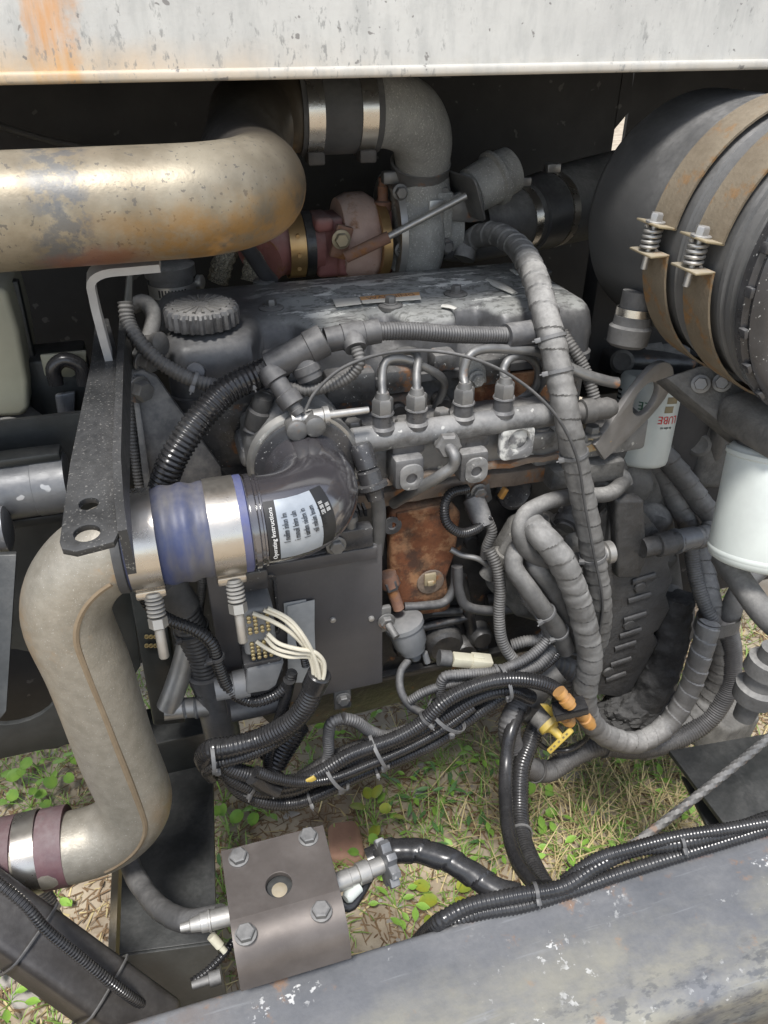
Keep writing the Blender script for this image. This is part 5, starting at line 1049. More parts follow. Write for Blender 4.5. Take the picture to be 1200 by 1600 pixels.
hose('wrapped_hose', 'pale wide tape-wrapped hose inside the loop below the hose strap', 'hose', [(1122, 975, .92), (1128, 1020, .92), (1116, 1075, .92), (1085, 1120, .915), (1040, 1155, .91), (1000, 1170, .91)], 20, 'wrap_tape', **WP)
hose('ribbed_conduit', 'large grey ribbed conduit looping from hose strap to the lower right', 'conduit', [(1132, 968, .90), (1143, 1020, .90), (1137, 1075, .895), (1105, 1125, .89), (1050, 1158, .885), (990, 1170, .88), (935, 1166, .88), (895, 1182, .88), (858, 1204, .87), (822, 1196, .86), (800, 1165, .86), (797, 1130, .87), (812, 1098, .90)], 16.5, 'grey_loom', 'loom', .006, .0013, ties=(.60, .78))
hose('wrapped_hose', 'dusty wrapped hose running down behind the lifting eye, outer of two', 'hose', [(1002, 678, 1.05), (1030, 705, 1.04), (1065, 745, 1.02), (1095, 785, 1.0), (1116, 812, .98), (1108, 834, .965), (1080, 842, .955), (1045, 848, .945)], 17, 'dusty_rubber', **WP)
hose('wrapped_hose', 'dusty wrapped hose running down behind the lifting eye, inner of two', 'hose', [(990, 685, 1.07), (1030, 740, 1.05), (1062, 795, 1.02), (1085, 840, 1.0), (1100, 890, .97), (1112, 940, .93), (1118, 985, .92)], 16, 'dusty_rubber', **WP)
hose('ribbed_conduit', 'narrow dusty ribbed conduit beside the wrapped hoses above the strap', 'conduit', [(1080, 848, .99), (1084, 885, .97), (1094, 925, .94), (1112, 965, .91), (1130, 990, .90)], 12, 'dusty_loom', 'loom', .005, .001)
hose('rubber_hose', 'plain grey rubber hose entering the hose strap from the right edge', 'hose', [(1225, 860, .93), (1190, 885, .92), (1160, 915, .91), (1143, 950, .905), (1138, 985, .90)], 16, 'dusty_rubber')
hose('rubber_hose', 'plain grey rubber hose dropping beside the air cleaner bracket', 'hose', [(1150, 640, 1.02), (1128, 668, 1.03), (1112, 715, 1.05), (1107, 775, 1.08)], 14, 'dusty_rubber')
b = MB(); b.lathe(Y(1146, 648, 1.015), Y(1128, 672, 1.03) - Y(1146, 648, 1.015), [(-.01, .021), (.012, .021)], 20); b.single('hose_cuff', 'dusty cuff on the top end of the plain hose by the air cleaner', 'cuff', 'engine_dusty')
# strap round the bundle
c = Y(1120, 972, .90); b = MB(); m = Matrix((AX, AY, AZ)).transposed()
rings = []
for z_ in (-.016, .016):
    rings.append([c + Vector((x_, y_ * 1.0, z_)) for x_, y_ in rrect(.084, .055, .024, 6)])
b.ngon(rings, False, False); b.single('hose_strap', 'wide grey rubber strap binding the hoses at lower right', 'strap', 'dusty_rubber')
# connectors on the guard stub
b = MB(); p, q = Y(1045, 848, .942), Y(1098, 836, .955); b.lathe(p, q - p, [(-.01, .019), (.012, .019), (.013, .0235), (.02, .0235), (.021, .0205), (.065, .020)], 22); b.single('hose_end', 'scuffed blue-grey hose end fitted to the guard stub', 'hose end', 'scuffed_steel')
# pump fuel hoses
hose('fuel_hose', 'smooth grey fuel hose making a big C loop beside the pump', 'hose', [(975, 752, .97), (950, 772, .93), (900, 775, .92), (850, 785, .91), (818, 808, .90), (812, 838, .89), (828, 866, .885), (860, 878, .885), (905, 873, .90), (930, 868, .92)], 13, 'dusty_rubber')
hose('fuel_hose', 'smooth grey hose bend under the lifting eye foot', 'hose', [(905, 735, 1.0), (945, 738, .985), (972, 745, .975), (976, 757, .97)], 13, 'dusty_rubber')
hose('fuel_hose', 'left of two tied fat grey hoses below the pump', 'hose', [(830, 852, .93), (806, 862, .90), (802, 885, .885), (822, 915, .87), (848, 950, .86), (872, 985, .86), (884, 1015, .87)], 15, 'dusty_rubber', ties=(.62, .80), tm='tie_grey')
hose('fuel_hose', 'right of two tied fat grey hoses below the pump', 'hose', [(850, 860, .93), (832, 872, .90), (840, 890, .885), (862, 918, .88), (884, 955, .875), (898, 990, .88), (905, 1020, .89)], 15, 'dusty_rubber', ties=(.93,), tm='tie_grey')
hose('steel_pipe', 'thin steel pipe bent into a U below the rusty panel', 'pipe', [(715, 885, .975), (718, 925, .965), (728, 945, .96), (760, 955, .96), (812, 950, .97)], 8, 'grey_loom')
hose('steel_pipe', 'thin steel pipe hooking under the rusty side panel', 'pipe', [(712, 885, .985), (708, 920, .98), (695, 940, .975), (660, 947, .97), (632, 948, .975)], 7, 'grey_loom')
# thin cable across
hose('thin_cable', 'thin dark cable sagging from throttle clamp across to the wrapped hose', 'cable', [(478, 640, .905), (490, 615, .91), (530, 580, .91), (590, 554, .915), (650, 547, .91), (720, 556, .90), (790, 582, .89), (845, 622, .875), (880, 665, .865), (900, 715, .858), (914, 790, .85), (928, 870, .845), (940, 940, .845), (936, 990, .86)], 2.6, 'rubber')
# upper harness along the valve cover
hose('ribbed_loom', 'ribbed grey loom drooping left of the oil filler cap', 'loom', [(196, 472, 1.03), (199, 500, 1.02), (215, 530, 1.0), (245, 562, .985), (285, 588, .975), (320, 600, .97), (355, 603, .965), (390, 592, .96), (425, 568, .955), (445, 553, .955)], 12, 'dusty_loom', 'loom', .0055, .0012, ties=(.52, .80), tm='tie_grey')
hose('bellows_hose', 'fat black ribbed conduit dropping behind the blue coupling', 'conduit', [(440, 572, .985), (400, 588, .965), (355, 610, .95), (318, 645, .935), (288, 685, .92), (266, 725, .91), (250, 775, .91)], 23, 'black_loom', 'loom', .0066, .0020, seg=20)
TF = thing('harness_tee', 'grey plastic tee fitting joining looms on the front of valve cover', 'tee fitting', Y(480, 560, .95))
def cyl(a, c, prof): L_ = (c - a).length; b = MB(); b.lathe(a, c - a, [(f * L_, r) for f, r in prof], 24); return b
cyl(Y(418, 576, .945), Y(508, 530, .945), [(0, .016), (.02, .0195), (.70, .0195), (.71, .0215), (.98, .0215), (1, .018)]).part('barrel', 'grey_loom', TF)
cyl(Y(468, 552, .945), Y(485, 592, .935), [(0, .016), (.45, .0175), (.46, .019), (.75, .019), (.76, .017), (1, .017)]).part('branch', 'grey_loom', TF)
TF2 = thing('harness_tee', 'smaller grey tee fitting right of the first, above the fuel rail', 'tee fitting', Y(548, 535, .95))
cyl(Y(508, 532, .95), Y(592, 517, .95), [(0, .0165), (.3, .0165), (.31, .018), (.7, .018), (.72, .0165), (1, .0165)]).part('barrel', 'grey_loom', TF2)
cyl(Y(548, 520, .95), Y(556, 545, .93), [(0, .014), (.5, .0155), (1, .0145)]).part('branch', 'grey_loom', TF2)
hose('ribbed_loom', 'ribbed loom along the cover front between tee and wrapped hose', 'loom', [(585, 518, .95), (640, 518, .955), (700, 521, .96), (750, 524, .965), (796, 524, .97)], 14, 'grey_loom', 'loom', .0042, .0012)
cyl(Y(790, 525, .968), Y(862, 515, .985), [(0, .017), (.1, .018), (.5, .018), (1, .022)]).single('loom_boot', 'smooth grey boot at the end of the cover-front loom', 'boot', 'engine_paint')
hose('ribbed_loom', 'thin ribbed loom looping below the smaller tee toward the throttle', 'loom', [(556, 543, .93), (562, 565, .92), (548, 588, .92), (515, 604, .925), (480, 610, .93), (450, 606, .94)], 10, 'dusty_loom', 'loom', .005, .0012)
cyl(Y(418, 574, .94), Y(468, 648, .90), [(0, .014), (.12, .017), (.28, .017), (.3, .013), (.55, .013), (.57, .0165), (.8, .016), (.82, .010), (.9, .0085), (.91, .0095), (1, .008)]).single('throttle_sensor_plug', 'grey sensor plug pointing down at the throttle clamp', 'connector', 'grey_loom')
cyl(Y(412, 620, .96), Y(398, 668, .965), [(0, .012), (.2, .014), (.4, .012), (.45, .016), (.9, .016), (1, .014)]).single('map_sensor_plug', 'dusty sensor plug standing on the left of the throttle body', 'connector', 'dusty_loom')
hose('ribbed_loom', 'thin ribbed loom dropping right of wrapped hose to the rail end plug', 'loom', [(878, 520, 1.0), (892, 540, .985), (910, 570, .97), (922, 600, .955), (930, 628, .945)], 10, 'dusty_loom', 'loom', .005, .0012)
cyl(Y(890, 646, .935), Y(960, 636, .935), [(0, .015), (.25, .015), (.27, .019), (.5, .019), (.52, .016), (.85, .017), (1, .012)]).single('rail_end_plug', 'dusty plug on the right end of the fuel rail', 'connector', 'dusty_loom')
hose('steel_pipe', 'short grey bent pipe pointing right beside the wrapped hose', 'pipe', [(845, 552, .98), (880, 570, .965), (915, 586, .955), (955, 597, .95), (964, 598, .95)], 9, 'fuel_pipe')
# lower harness: bundle from the left end to the orange valve
A_BASE = .86
bundle = [
 ('thick bright ribbed loom swallowing the cream wires', [(492, 1068, .815), (482, 1095, .815), (462, 1122, .82), (430, 1144, .83), (395, 1158, .84), (355, 1167, .84), (332, 1172, .845), (320, 1182, .86), (324, 1194, .88)], 17, .0062, (), 'black_loom'),
 ('black ribbed loom curving under the thick bright one', [(470, 1108, .84), (455, 1138, .83), (425, 1162, .83), (385, 1180, .835), (350, 1190, .84), (330, 1195, .85), (324, 1205, .87), (332, 1214, .885)], 11, .005, (), 'black_loom'),
 ('uppermost ribbed loom of the lower bundle, ending at the orange valve', [(335, 1185, .85), (365, 1203, .845), (405, 1216, .84), (440, 1226, .84), (490, 1212, .84), (550, 1178, .84), (620, 1152, .84), (660, 1130, .84), (690, 1100, .84), (720, 1082, .84), (765, 1066, .835), (810, 1062, .83), (850, 1068, .825), (878, 1084, .82)], 12.5, .0052, (.18, .60), 'black_loom'),
 ('second ribbed loom of the lower bundle, just below the uppermost', [(340, 1195, .855), (370, 1220, .85), (410, 1236, .85), (460, 1232, .85), (520, 1204, .85), (590, 1170, .85), (650, 1146, .85), (700, 1118, .85), (745, 1090, .85), (790, 1078, .85), (830, 1090, .86)], 12, .005, (.13,), 'black_loom'),
 ('lowest ribbed loom of the lower bundle, sagging deepest to the left', [(350, 1205, .86), (375, 1236, .855), (415, 1252, .85), (465, 1254, .85), (515, 1234, .85), (565, 1210, .85), (625, 1186, .85), (680, 1160, .85), (720, 1132, .855), (770, 1098, .86), (812, 1070, .87)], 11, .005, (.32, .52), 'black_loom'),
 ('inner thin ribbed loom between the two sagging looms of the bundle', [(430, 1240, .875), (480, 1236, .87), (540, 1205, .865), (600, 1178, .865), (660, 1156, .87), (710, 1128, .87), (760, 1100, .87)], 9, .0045, (), 'black_loom'),
 ('dusty ribbed loom rising behind the bundle toward the cream plug', [(350, 1200, .90), (420, 1222, .89), (480, 1218, .885), (545, 1186, .88), (615, 1160, .88), (668, 1140, .88), (705, 1105, .875), (740, 1076, .87), (790, 1058, .865), (835, 1040, .87), (865, 1012, .88)], 12, .0048, (), 'grey_loom'),
 ('rearmost ribbed loom seen between clamp arms above the bundle', [(470, 1215, .90), (530, 1180, .90), (585, 1158, .90), (640, 1140, .90), (690, 1120, .895), (735, 1092, .89), (770, 1078, .885)], 11, .0048, (), 'grey_loom'),
 ('front thin loom crossing down over the bundle left end', [(400, 1205, .825), (430, 1216, .822), (470, 1222, .825), (520, 1216, .83), (575, 1196, .835), (640, 1168, .84), (690, 1140, .84), (740, 1104, .845)], 8.5, .0044, (), 'black_loom'),
 ('ribbed loom curling under the angled connector into the bundle', [(452, 1062, .835), (448, 1085, .845), (438, 1120, .86), (425, 1160, .865), (420, 1195, .865), (440, 1218, .865)], 9, .0045, (), 'black_loom'),
 ('ribbed loom hooked over the clamp tab under the control unit, left arm', [(505, 1205, .86), (512, 1180, .86), (512, 1150, .865), (518, 1130, .865), (535, 1122, .865)], 9.5, .0048, (), 'grey_loom'),
 ('ribbed loom hooked over the clamp tab under the control unit, right arm', [(535, 1122, .865), (555, 1126, .865), (578, 1142, .865), (605, 1150, .868), (640, 1146, .87), (680, 1125, .87)], 9.5, .0048, (), 'grey_loom'),
 ('ribbed loom bending sharply round behind the cream plug', [(690, 1098, .87), (688, 1075, .87), (694, 1058, .87), (720, 1054, .865), (770, 1050, .86), (812, 1034, .86), (842, 1012, .865), (860, 990, .87), (862, 965, .875), (848, 940, .88), (832, 925, .89)], 8.5, .0045, (.42,), 'grey_loom'),
 ('short open-ended ribbed stub beside the tied grey hoses', [(815, 922, .90), (824, 938, .885), (840, 958, .875), (852, 978, .87), (862, 998, .868)], 9, .0045, (), 'dusty_loom'),
 ('thin ribbed loom sagging left from the sensor lead to bundle', [(640, 1095, .875), (665, 1080, .872), (700, 1070, .87), (745, 1062, .868), (800, 1048, .87)], 7.5, .004, (), 'grey_loom'),
 ('thin ribbed loom dropping from the pump past the tied grey hoses', [(764, 858, .94), (775, 885, .925), (782, 920, .91), (780, 960, .90), (785, 1000, .885), (798, 1024, .875), (812, 1040, .87)], 9.5, .0048, (), 'dusty_loom'),
 ('short ribbed loom branching left above the cream plug', [(858, 985, .88), (842, 998, .88), (820, 1002, .885), (800, 1008, .89)], 9.5, .0048, (), 'dusty_loom'),
 ('small ribbed loop beside the crank sensor', [(764, 808, .955), (745, 826, .945), (718, 832, .94), (698, 815, .945), (694, 790, .955), (705, 772, .965), (730, 764, .975)], 8, .004, (), 'black_loom'),
 ('short dusty ribbed lead between crank sensor and pump', [(762, 812, .955), (768, 830, .95), (762, 855, .95), (758, 870, .955)], 8.5, .0045, (), 'dusty_loom'),
 ('ribbed loom from the spring clamp curving under the control unit', [(222, 915, .86), (232, 945, .86), (262, 968, .86), (305, 984, .855), (330, 1005, .85), (342, 1040, .85), (360, 1078, .85), (395, 1096, .85), (430, 1086, .845), (452, 1066, .84), (456, 1050, .84)], 10, .0052, (.45,), 'black_loom'),
 ('short black loom end poking up beside the grey label', [(478, 1040, .83), (472, 1010, .835), (466, 990, .84)], 7, .004, (), 'black_loom'),
]
for lab, pts, r_, pt, ties_, mm in bundle: hose('ribbed_loom', lab, 'loom', pts, r_, mm, 'loom', pt, .0013 if r_ > 9 else .001, ties=ties_, group=LG, tm='tie_plastic')
b = MB(); b.lathe(Y(500, 1052, .81), Y(478, 1100, .815) - Y(500, 1052, .81), [(0, .0165), (.002, .0185), (.03, .0185), (.032, .016)], 24); b.single('loom_collar', 'smooth black collar where the cream wires enter their loom', 'collar', 'black_wrap')
hose('loom_coupler', 'grey tape coupler on the lower left of the loom bundle', 'coupler', [(395, 1212, .83), (415, 1226, .83), (432, 1234, .83)], 14, 'black_wrap')
b = MB(); b.box(Y(486, 1218, .822), (.016, .004, .010), Euler((0, -.4, 0)).to_matrix(), .001); b.single('yellow_tag', 'small yellow tape tag on the lower loom bundle', 'tag', 'yellow')
hose('thin_loom', 'thin dark loom slipping from tied hoses under the cream plug', 'loom', [(884, 1008, .87), (852, 1040, .87), (800, 1072, .87), (745, 1106, .872), (700, 1132, .875), (650, 1156, .88)], 7, 'black_loom', 'loom', .004, .001)
hose('thin_cable', 'thin black cable sagging from the orange fittings to the conduit', 'cable', [(918, 1130, .83), (915, 1155, .84), (890, 1172, .85), (855, 1170, .86), (830, 1150, .87)], 4, 'black_wrap')
hose('steel_line', 'short thin steel line between rusty panel and pump', 'pipe', [(704, 858, .975), (722, 868, .965), (745, 872, .955), (768, 888, .95)], 4.5, 'fuel_pipe')
# wide ties that bind the whole bundle
for (u, v, y_, rr, ang, lab) in ((332, 1182, .842, 26, 80, 'pale cable tie binding looms at the far left end of bundle'), (525, 1208, .843, 30, 55, 'pale doubled cable tie binding the middle of the bundle'), (592, 1172, .846, 31, 62, 'dark cable tie right of the doubled one on the bundle'), (698, 1118, .846, 33, 40, 'dark cable tie across the bundle below the pressure sender'), (788, 1066, .845, 27, 72, 'short dark cable tie by the cream plug on the bundle')):
    c = Y(u, v, y_); r = px(rr, c); t_ = (Y(u + 40, v - 40 * math.tan(R(90 - ang)), y_) - c).normalized(); b = MB()
    b.lathe(c, t_, [(-.003, r), (-.003, r + .002), (.003, r + .002), (.003, r)], 28, caps=(False, False)); b.box(c + Vector((.004, -r * .5, -r * .9)), (.01, .008, .010), None, .002); b.single('cable_tie', lab, 'cable tie', 'tie_grey', 'ties round the lower bundle')
hose('sensor_lead', 'taped grey lead from the pressure sender into the bundle', 'lead', [(638, 1032, .925), (626, 1050, .91), (626, 1078, .89), (640, 1102, .875), (668, 1115, .865), (690, 1108, .86)], 6.5, 'grey_loom')
b = MB(); b.tube([Y(462, 1130, .90), Y(440, 1165, .89), Y(425, 1190, .88)], .026, 16, 'loom', .007, .0012); b.single('ribbed_conduit', 'black fat ribbed conduit hidden behind the loom bundle', 'conduit', 'black_loom')
# cream plug
p, q = Y(690, 1028, .90), Y(768, 1036, .885); CP = thing('cream_plug', 'cream two-part plastic plug among the black looms', 'connector', q)
mm = frame(q - p, AZ); b = MB(); b.box(p.lerp(q, .42), (.020, .019, (q - p).length * .42), mm, .002); b.part('body', 'cream_plastic', CP)
b = MB(); b.box(p.lerp(q, .78), (.024, .022, (q - p).length * .40), mm, .002); b.box(p.lerp(q, .70) + mm @ Vector((0, .012, 0)), (.010, .004, .02), mm, .001); b.part('body', 'cream_plastic', CP)
b = MB(); b.lathe(p - (q - p).normalized() * .005, q - p, [(0, .014), (.02, .0145), (.022, .011)], 16); b.part('seal_boot', 'rubber', CP)
# orange valve assembly and yellow handle
vp = [(872, 1082), (900, 1108), (925, 1135)]
OV = thing('orange_fittings', 'black manifold block with three orange brass fittings', 'valve block', Y(893, 1112, .815))
b = MB(); b.box(Y(890, 1107, .80), (.058, .03, .019), Euler((0, R(-12), R(-10))).to_matrix(), .002); b.part('block', 'black_wrap', OV)
for (u0, v0, u1, v1) in ((873, 1080, 893, 1104), (878, 1112, 892, 1130), (905, 1112, 924, 1134)):
    a_, c_ = Y(u0, v0, .80 if v0 < 1100 else .815), Y(u1, v1, .785 if v0 < 1100 else .81); cyl(a_, c_, [(0, .012), (.25, .012), (.27, .0095), (.45, .0095), (.47, .0125), (.8, .0125), (.82, .010), (1, .0095)]).part('fitting', 'orange_brass', OV)
YV = thing('drain_tap', 'yellow tee-handled drain tap below the orange fittings', 'tap', Y(868, 1165, .83))
cyl(Y(838, 1118, .86), Y(862, 1138, .83), [(0, .018), (.5, .018), (.52, .022), (1, .022)]).part('body', 'engine_dusty', YV)
cyl(Y(855, 1128, .835), Y(866, 1140, .82), [(0, .021), (.3, .0225), (.6, .0225), (.8, .012), (1, .010)]).part('disc', 'yellow', YV)
cyl(Y(860, 1135, .825), Y(876, 1152, .805), [(0, .009), (1, .007)]).part('spindle', 'yellow', YV)
a_, c_ = Y(893, 1140, .80), Y(858, 1174, .805); mm = frame(c_ - a_, CAM - a_); b = MB(); b.box(a_.lerp(c_, .5), (.011, .013, (c_ - a_).length), mm, .003); tb = b.part('tee_bar', 'yellow', YV)
for f in (.15, .3, .5, .7, .85): b = MB(); b.box(a_.lerp(c_, f) + mm @ Vector((0, .0072, 0)), (.003, .001, .004), mm); b.part('mark', 'gold_print', tb)
b = MB(); b.prism([Y(u, v, .835) for u, v in ((845, 1102), (858, 1102), (872, 1118), (880, 1132), (868, 1128))], (0, .006, 0), .002); b.part('guard', 'yellow', YV)
for (u0, v0, u1, v1, r, lab) in ((820, 1085, 868, 1040, 30, 'dusty hose elbow behind the orange fittings'), (815, 1105, 845, 1130, 22, 'dusty pipe stub carrying the yellow drain tap')):
    a_, c_ = Y(u0, v0, .91), Y(u1, v1, .91); b = MB(); b.tube([a_, a_.lerp(c_, .5) + AZ * .01, c_], px(r, a_), 22); b.single('hose_elbow', lab, 'elbow', 'dusty_rubber')
b = MB(); b.tube([Y(840, 1030, .93), Y(880, 1045, .925), Y(890, 1075, .925), Y(885, 1100, .93)], .030, 20, 'loom', .012, .002); b.single('ribbed_elbow', 'dark ribbed rubber elbow below the tied grey hoses', 'elbow', 'grey_loom')
# black foam-wrapped pipes hanging behind the guard
def ball(b, c, s):
    t = bmesh.new(); bmesh.ops.create_icosphere(t, subdivisions=5, radius=1)
    for v in t.verts: v.co = Vector(c) + Vector((v.co.x * s[0], v.co.y * s[1], v.co.z * s[2])) * (1 + .22 * noise.noise(v.co * 3 + Vector(c)) + .10 * noise.noise(v.co * 9) + .05 * noise.noise(v.co * 25))
    b.merge(t)
lumpy('foam_pipe', 'thick black greasy foam-covered pipe behind the pressed guard', 'pipe', [(1055, 930, 1.0), (1048, 980, .985), (1038, 1030, .97), (1020, 1075, .955), (1000, 1110, .95)], 28, 'foam_black')
b = MB(); ball(b, Y(985, 1112, .955), (.075, .05, .05)); ball(b, Y(1030, 1110, .96), (.06, .05, .045)); b.single('grease_lump', 'lump of black greasy sludge under the pressed guard', 'sludge', 'foam_black')
b = MB(); b.box(Y(1120, 1130, 1.02), (.16, .12, .10), Euler((0, .3, .3)).to_matrix(), .015, 3); b.jitter(.006, 18); b.single('engine_mount', 'dusty dark engine mount at lower right beside the hoses', 'mount', 'engine_dusty')
# upright pair on the right of the open ground
z2 = lambda l: [Y(*p) if len(p) == 3 else Z(p[0], p[1], p[3]) for p in l]
hose('upright_loom', 'left smooth black loom of the upright pair over the soil', 'loom', [(812, 1110, .88), (798, 1145, .85), (792, 1190, .82), (790, 1240, .77), (795, 1300, .70), (812, 1350, .63), (838, 1385, .58)], 11, 'black_wrap')
hose('upright_loom', 'right fat ribbed black loom of the upright pair over the soil', 'loom', [(838, 1130, .88), (828, 1160, .86), (815, 1200, .82), (812, 1260, .76), (816, 1310, .70), (830, 1350, .64), (852, 1390, .58)], 15, 'black_loom', 'loom', .006, .0012, ties=(.60,), tm='tie_grey')
# rail-side looms
zq_ = .862
zl = lambda l: [Z(u, v, z_) for u, v, z_ in l]
hose('rail_loom', 'upper ribbed loom lying along the inside of frame rail', 'loom', zl([(640, 1488, .74), (668, 1455, .82), (692, 1436, .865), (730, 1416, .87), (800, 1400, .872), (880, 1386, .875), (930, 1356, .88), (985, 1330, .88), (1060, 1318, .88), (1130, 1302, .875), (1220, 1272, .875)]), 12.5, 'black_loom', 'loom', .0062, .0013, raw=True, ties=(.40, .74))
hose('rail_loom', 'lower ribbed loom pressed between the others and frame rail', 'loom', zl([(650, 1490, .74), (685, 1455, .82), (740, 1430, .852), (820, 1414, .858), (890, 1394, .86), (960, 1368, .862), (1030, 1345, .865), (1110, 1322, .865), (1220, 1288, .865)]), 11.5, 'black_loom', 'loom', .0055, .0012, raw=True)
hose('rail_loom', 'third ribbed loom crossing over the pair on the frame rail', 'loom', zl([(880, 1378, .87), (930, 1345, .885), (990, 1325, .89), (1060, 1308, .888), (1130, 1296, .885), (1220, 1280, .88)]), 10, 'black_loom', 'loom', .0052, .0012, raw=True)
hose('spiral_wrapped_hose', 'shiny black spiral-wrapped hose from star knob to the frame rail', 'hose', zl([(575, 1345, .86), (602, 1333, .865), (640, 1328, .87), (685, 1338, .87), (730, 1362, .865), (775, 1390, .86), (810, 1402, .86)]), 19, 'black_wrap', 'wrap', .045, .0022, raw=True)
b = MB(); rp = [P(820, 1432, 1.22), P(890, 1388, 1.20), P(1010, 1305, 1.20), P(1150, 1195, 1.26), P(1240, 1120, 1.36)]; b.tube(rp, .0078, 20, 'rope', .022, strands=6); b.single('wire_rope', 'grey twisted wire rope slanting up to the right', 'wire rope', 'bolt_dull')
hose('thin_wire', 'thin grey wire crossing above the wire rope at right', 'wire', [(1040, 1168, 1.0), (1090, 1172, 1.0), (1140, 1182, 1.0), (1230, 1188, 1.0)], 2.2, 'rubber')
# right lower black flange plate and dark frame
b = MB(); b.prism([Z(u, v, .60) for u, v in ((1045, 1172), (1230, 1140), (1230, 1290), (1135, 1292))], (0, 0, -.012), .003); b.single('lower_plate', 'dark steel plate at the right edge behind the wire rope', 'plate', 'black_frame')
b = MB(); b.prism([Z(u, v, .54) for u, v in ((1065, 1210), (1215, 1300), (1215, 1340), (1130, 1340))], (0, 0, -.012), .003); b.single('lower_flange', 'black flange edge beneath the dark plate at right', 'plate', 'black_frame')
b = MB(); p = P(1195, 1060, 1.15); b.lathe(p + AZ * .06, Vector((-.1, 0, -1)), [(0, .02), (.02, .02), (.022, .030), (.045, .032), (.05, .022), (.07, .024), (.075, .032), (.10, .030), (.105, .018), (.14, .016)], 24); b.single('rubber_bump', 'dusty ribbed rubber fitting at the right edge', 'fitting', 'dusty_rubber')
b = MB(); b.tube([P(1130, 870, 1.24), P(1165, 920, 1.18), P(1195, 960, 1.15), P(1240, 1000, 1.15)], .02, 14); b.single('dusty_pipe', 'dusty short pipe at the right edge under the plain hose', 'pipe', 'dusty_rubber')

# ---------------------------------------------------------------- left of the engine
# horizontal black mounting arm (speckled), holes near its front end
za = Z(140, 835, 1.47).z
AR_ = thing('mounting_arm', 'black speckled steel mounting arm with two holes left of engine', 'bracket', Z(140, 850, 1.44))
n0, n1 = Z(140, 865, 1.455), Z(178, 470, 1.50)
def arm(u, v): 
    f = (865 - v) / (865 - 470); return Z(u, v, 1.455 + .06 * f)
poly = [arm(98, 862), arm(94, 850), arm(108, 720), arm(122, 650), arm(142, 560), arm(150, 500), arm(170, 500), arm(186, 560), arm(184, 640), arm(180, 720), arm(186, 830), arm(178, 848), arm(120, 866)]
m_ = frame(AZ, AY); o_ = poly[0]
yv = (arm(160, 500) - arm(140, 860)); yv.x = 0; yv.normalize(); xv = AX; nv = xv.cross(yv); mA = Matrix((xv, yv, nv)).transposed()
to2 = lambda p: ((mA.inverted() @ (p - o_)).x, (mA.inverted() @ (p - o_)).y)
h1, h2 = to2(arm(136, 834)), to2(arm(138, 785))
b = MB(); b.outline([[to2(p) for p in poly], circ(h1[0], h1[1], .0115, 20), circ(h2[0], h2[1], .009, 20)], mA, o_, .007, .001); b.part('plate', 'black_steel', AR_)
fl_ = [arm(184, 640), arm(179, 720), arm(180, 770), arm(188, 830)]
b = MB(); rings = []
for p in (arm(190, 500), arm(186, 560), arm(183, 640), arm(180, 720), arm(184, 790), arm(189, 835)): rings.append([p + Vector((-.002, 0, .004)), p + Vector((.006, 0, .004)), p + Vector((.006, 0, -.045)), p + Vector((-.002, 0, -.045))])
b.ngon(rings); b.part('down_flange', 'black_steel', AR_)
# light grey bent strap that carries the rusty pipe
mat('strap_grey', (.30, .30, .30), (.40, .40, .39), .5, dust=.4, bump=.15, ns=18)
ST = thing('pipe_strap', 'light grey bent flat strap carrying the rusty pipe', 'bracket', Y(178, 610, .98))
sp2 = [P(250, 412, .86), P(205, 416, .855), P(158, 422, .85), P(143, 434, .855), P(145, 458, .87), P(160, 520, .91), P(174, 570, .945), P(179, 590, .955), P(179, 618, .96)]
b = MB(); q = smoothpath(sp2, .006); rings = []
for i, (p, _, _) in enumerate(q):
    t_ = (q[min(i + 1, len(q) - 1)][0] - q[max(i - 1, 0)][0]).normalized(); wv = Vector((.0, 1, .12)); wv = (wv - t_ * wv.dot(t_)).normalized(); nn = t_.cross(wv); rings.append([p - wv * .014 - nn * .0045, p + wv * .014 - nn * .0045, p + wv * .014 + nn * .0045, p - wv * .014 + nn * .0045])
b.ngon(rings); b.part('strap', 'strap_grey', ST, sharp=30); stain('gusset', lambda N, L: mul(N, L, blotch(N, L, 40, .35, .7), .5), (.32, .31, .29))
# dark upright behind, grey gusset
b = MB(); b.prism([Y(u, v, 1.06) for u, v in ((198, 430), (208, 430), (206, 560), (250, 760), (190, 760), (186, 560))], (0, .02, 0), .003); b.single('upright_plate', 'dark upright plate between the mounting arm and the engine', 'plate', 'black_frame')
GS = thing('gusset_plate', 'dusty grey triangular gusset plate left of the fat ribbed conduit', 'gusset', Y(280, 750, 1.0))
b = MB(); b.prism([Y(u, v, 1.0) for u, v in ((206, 585), (222, 578), (245, 590), (345, 730), (350, 770), (228, 770))], (0, .012, 0), .002); b.part('plate', 'gusset', GS)
b = MB(); b.prism([Y(u, v, .99) for u, v in ((204, 590), (212, 588), (238, 765), (226, 765))], (0, .03, 0), .002); b.part('flange', 'gusset', GS)
b = MB(); b.hexa(Y(216, 608, .99), Vector((.6, -.8, 0)), .014, .018, 1.3); b.part('bolt', 'bolt_dull', GS)
b = MB(); b.hexa(Y(225, 565, 1.02), Vector((.6, -.8, 0)), .013, .018, 1.3); b.part('bolt', 'bolt_dull', GS)
for i, (u0, lab) in enumerate(((205, 'left of two dusty ribbed conduits beside the gusset flange'), (220, 'right of two dusty ribbed conduits beside the gusset flange'))):
    hose('ribbed_conduit', lab, 'conduit', [(u0, 620, 1.03), (u0 + 3, 680, 1.02), (u0 + 10, 740, 1.01), (u0 + 20, 800, 1.0)], 8, 'dusty_loom', 'loom', .005, .001, group='ribbed conduits by the gusset')
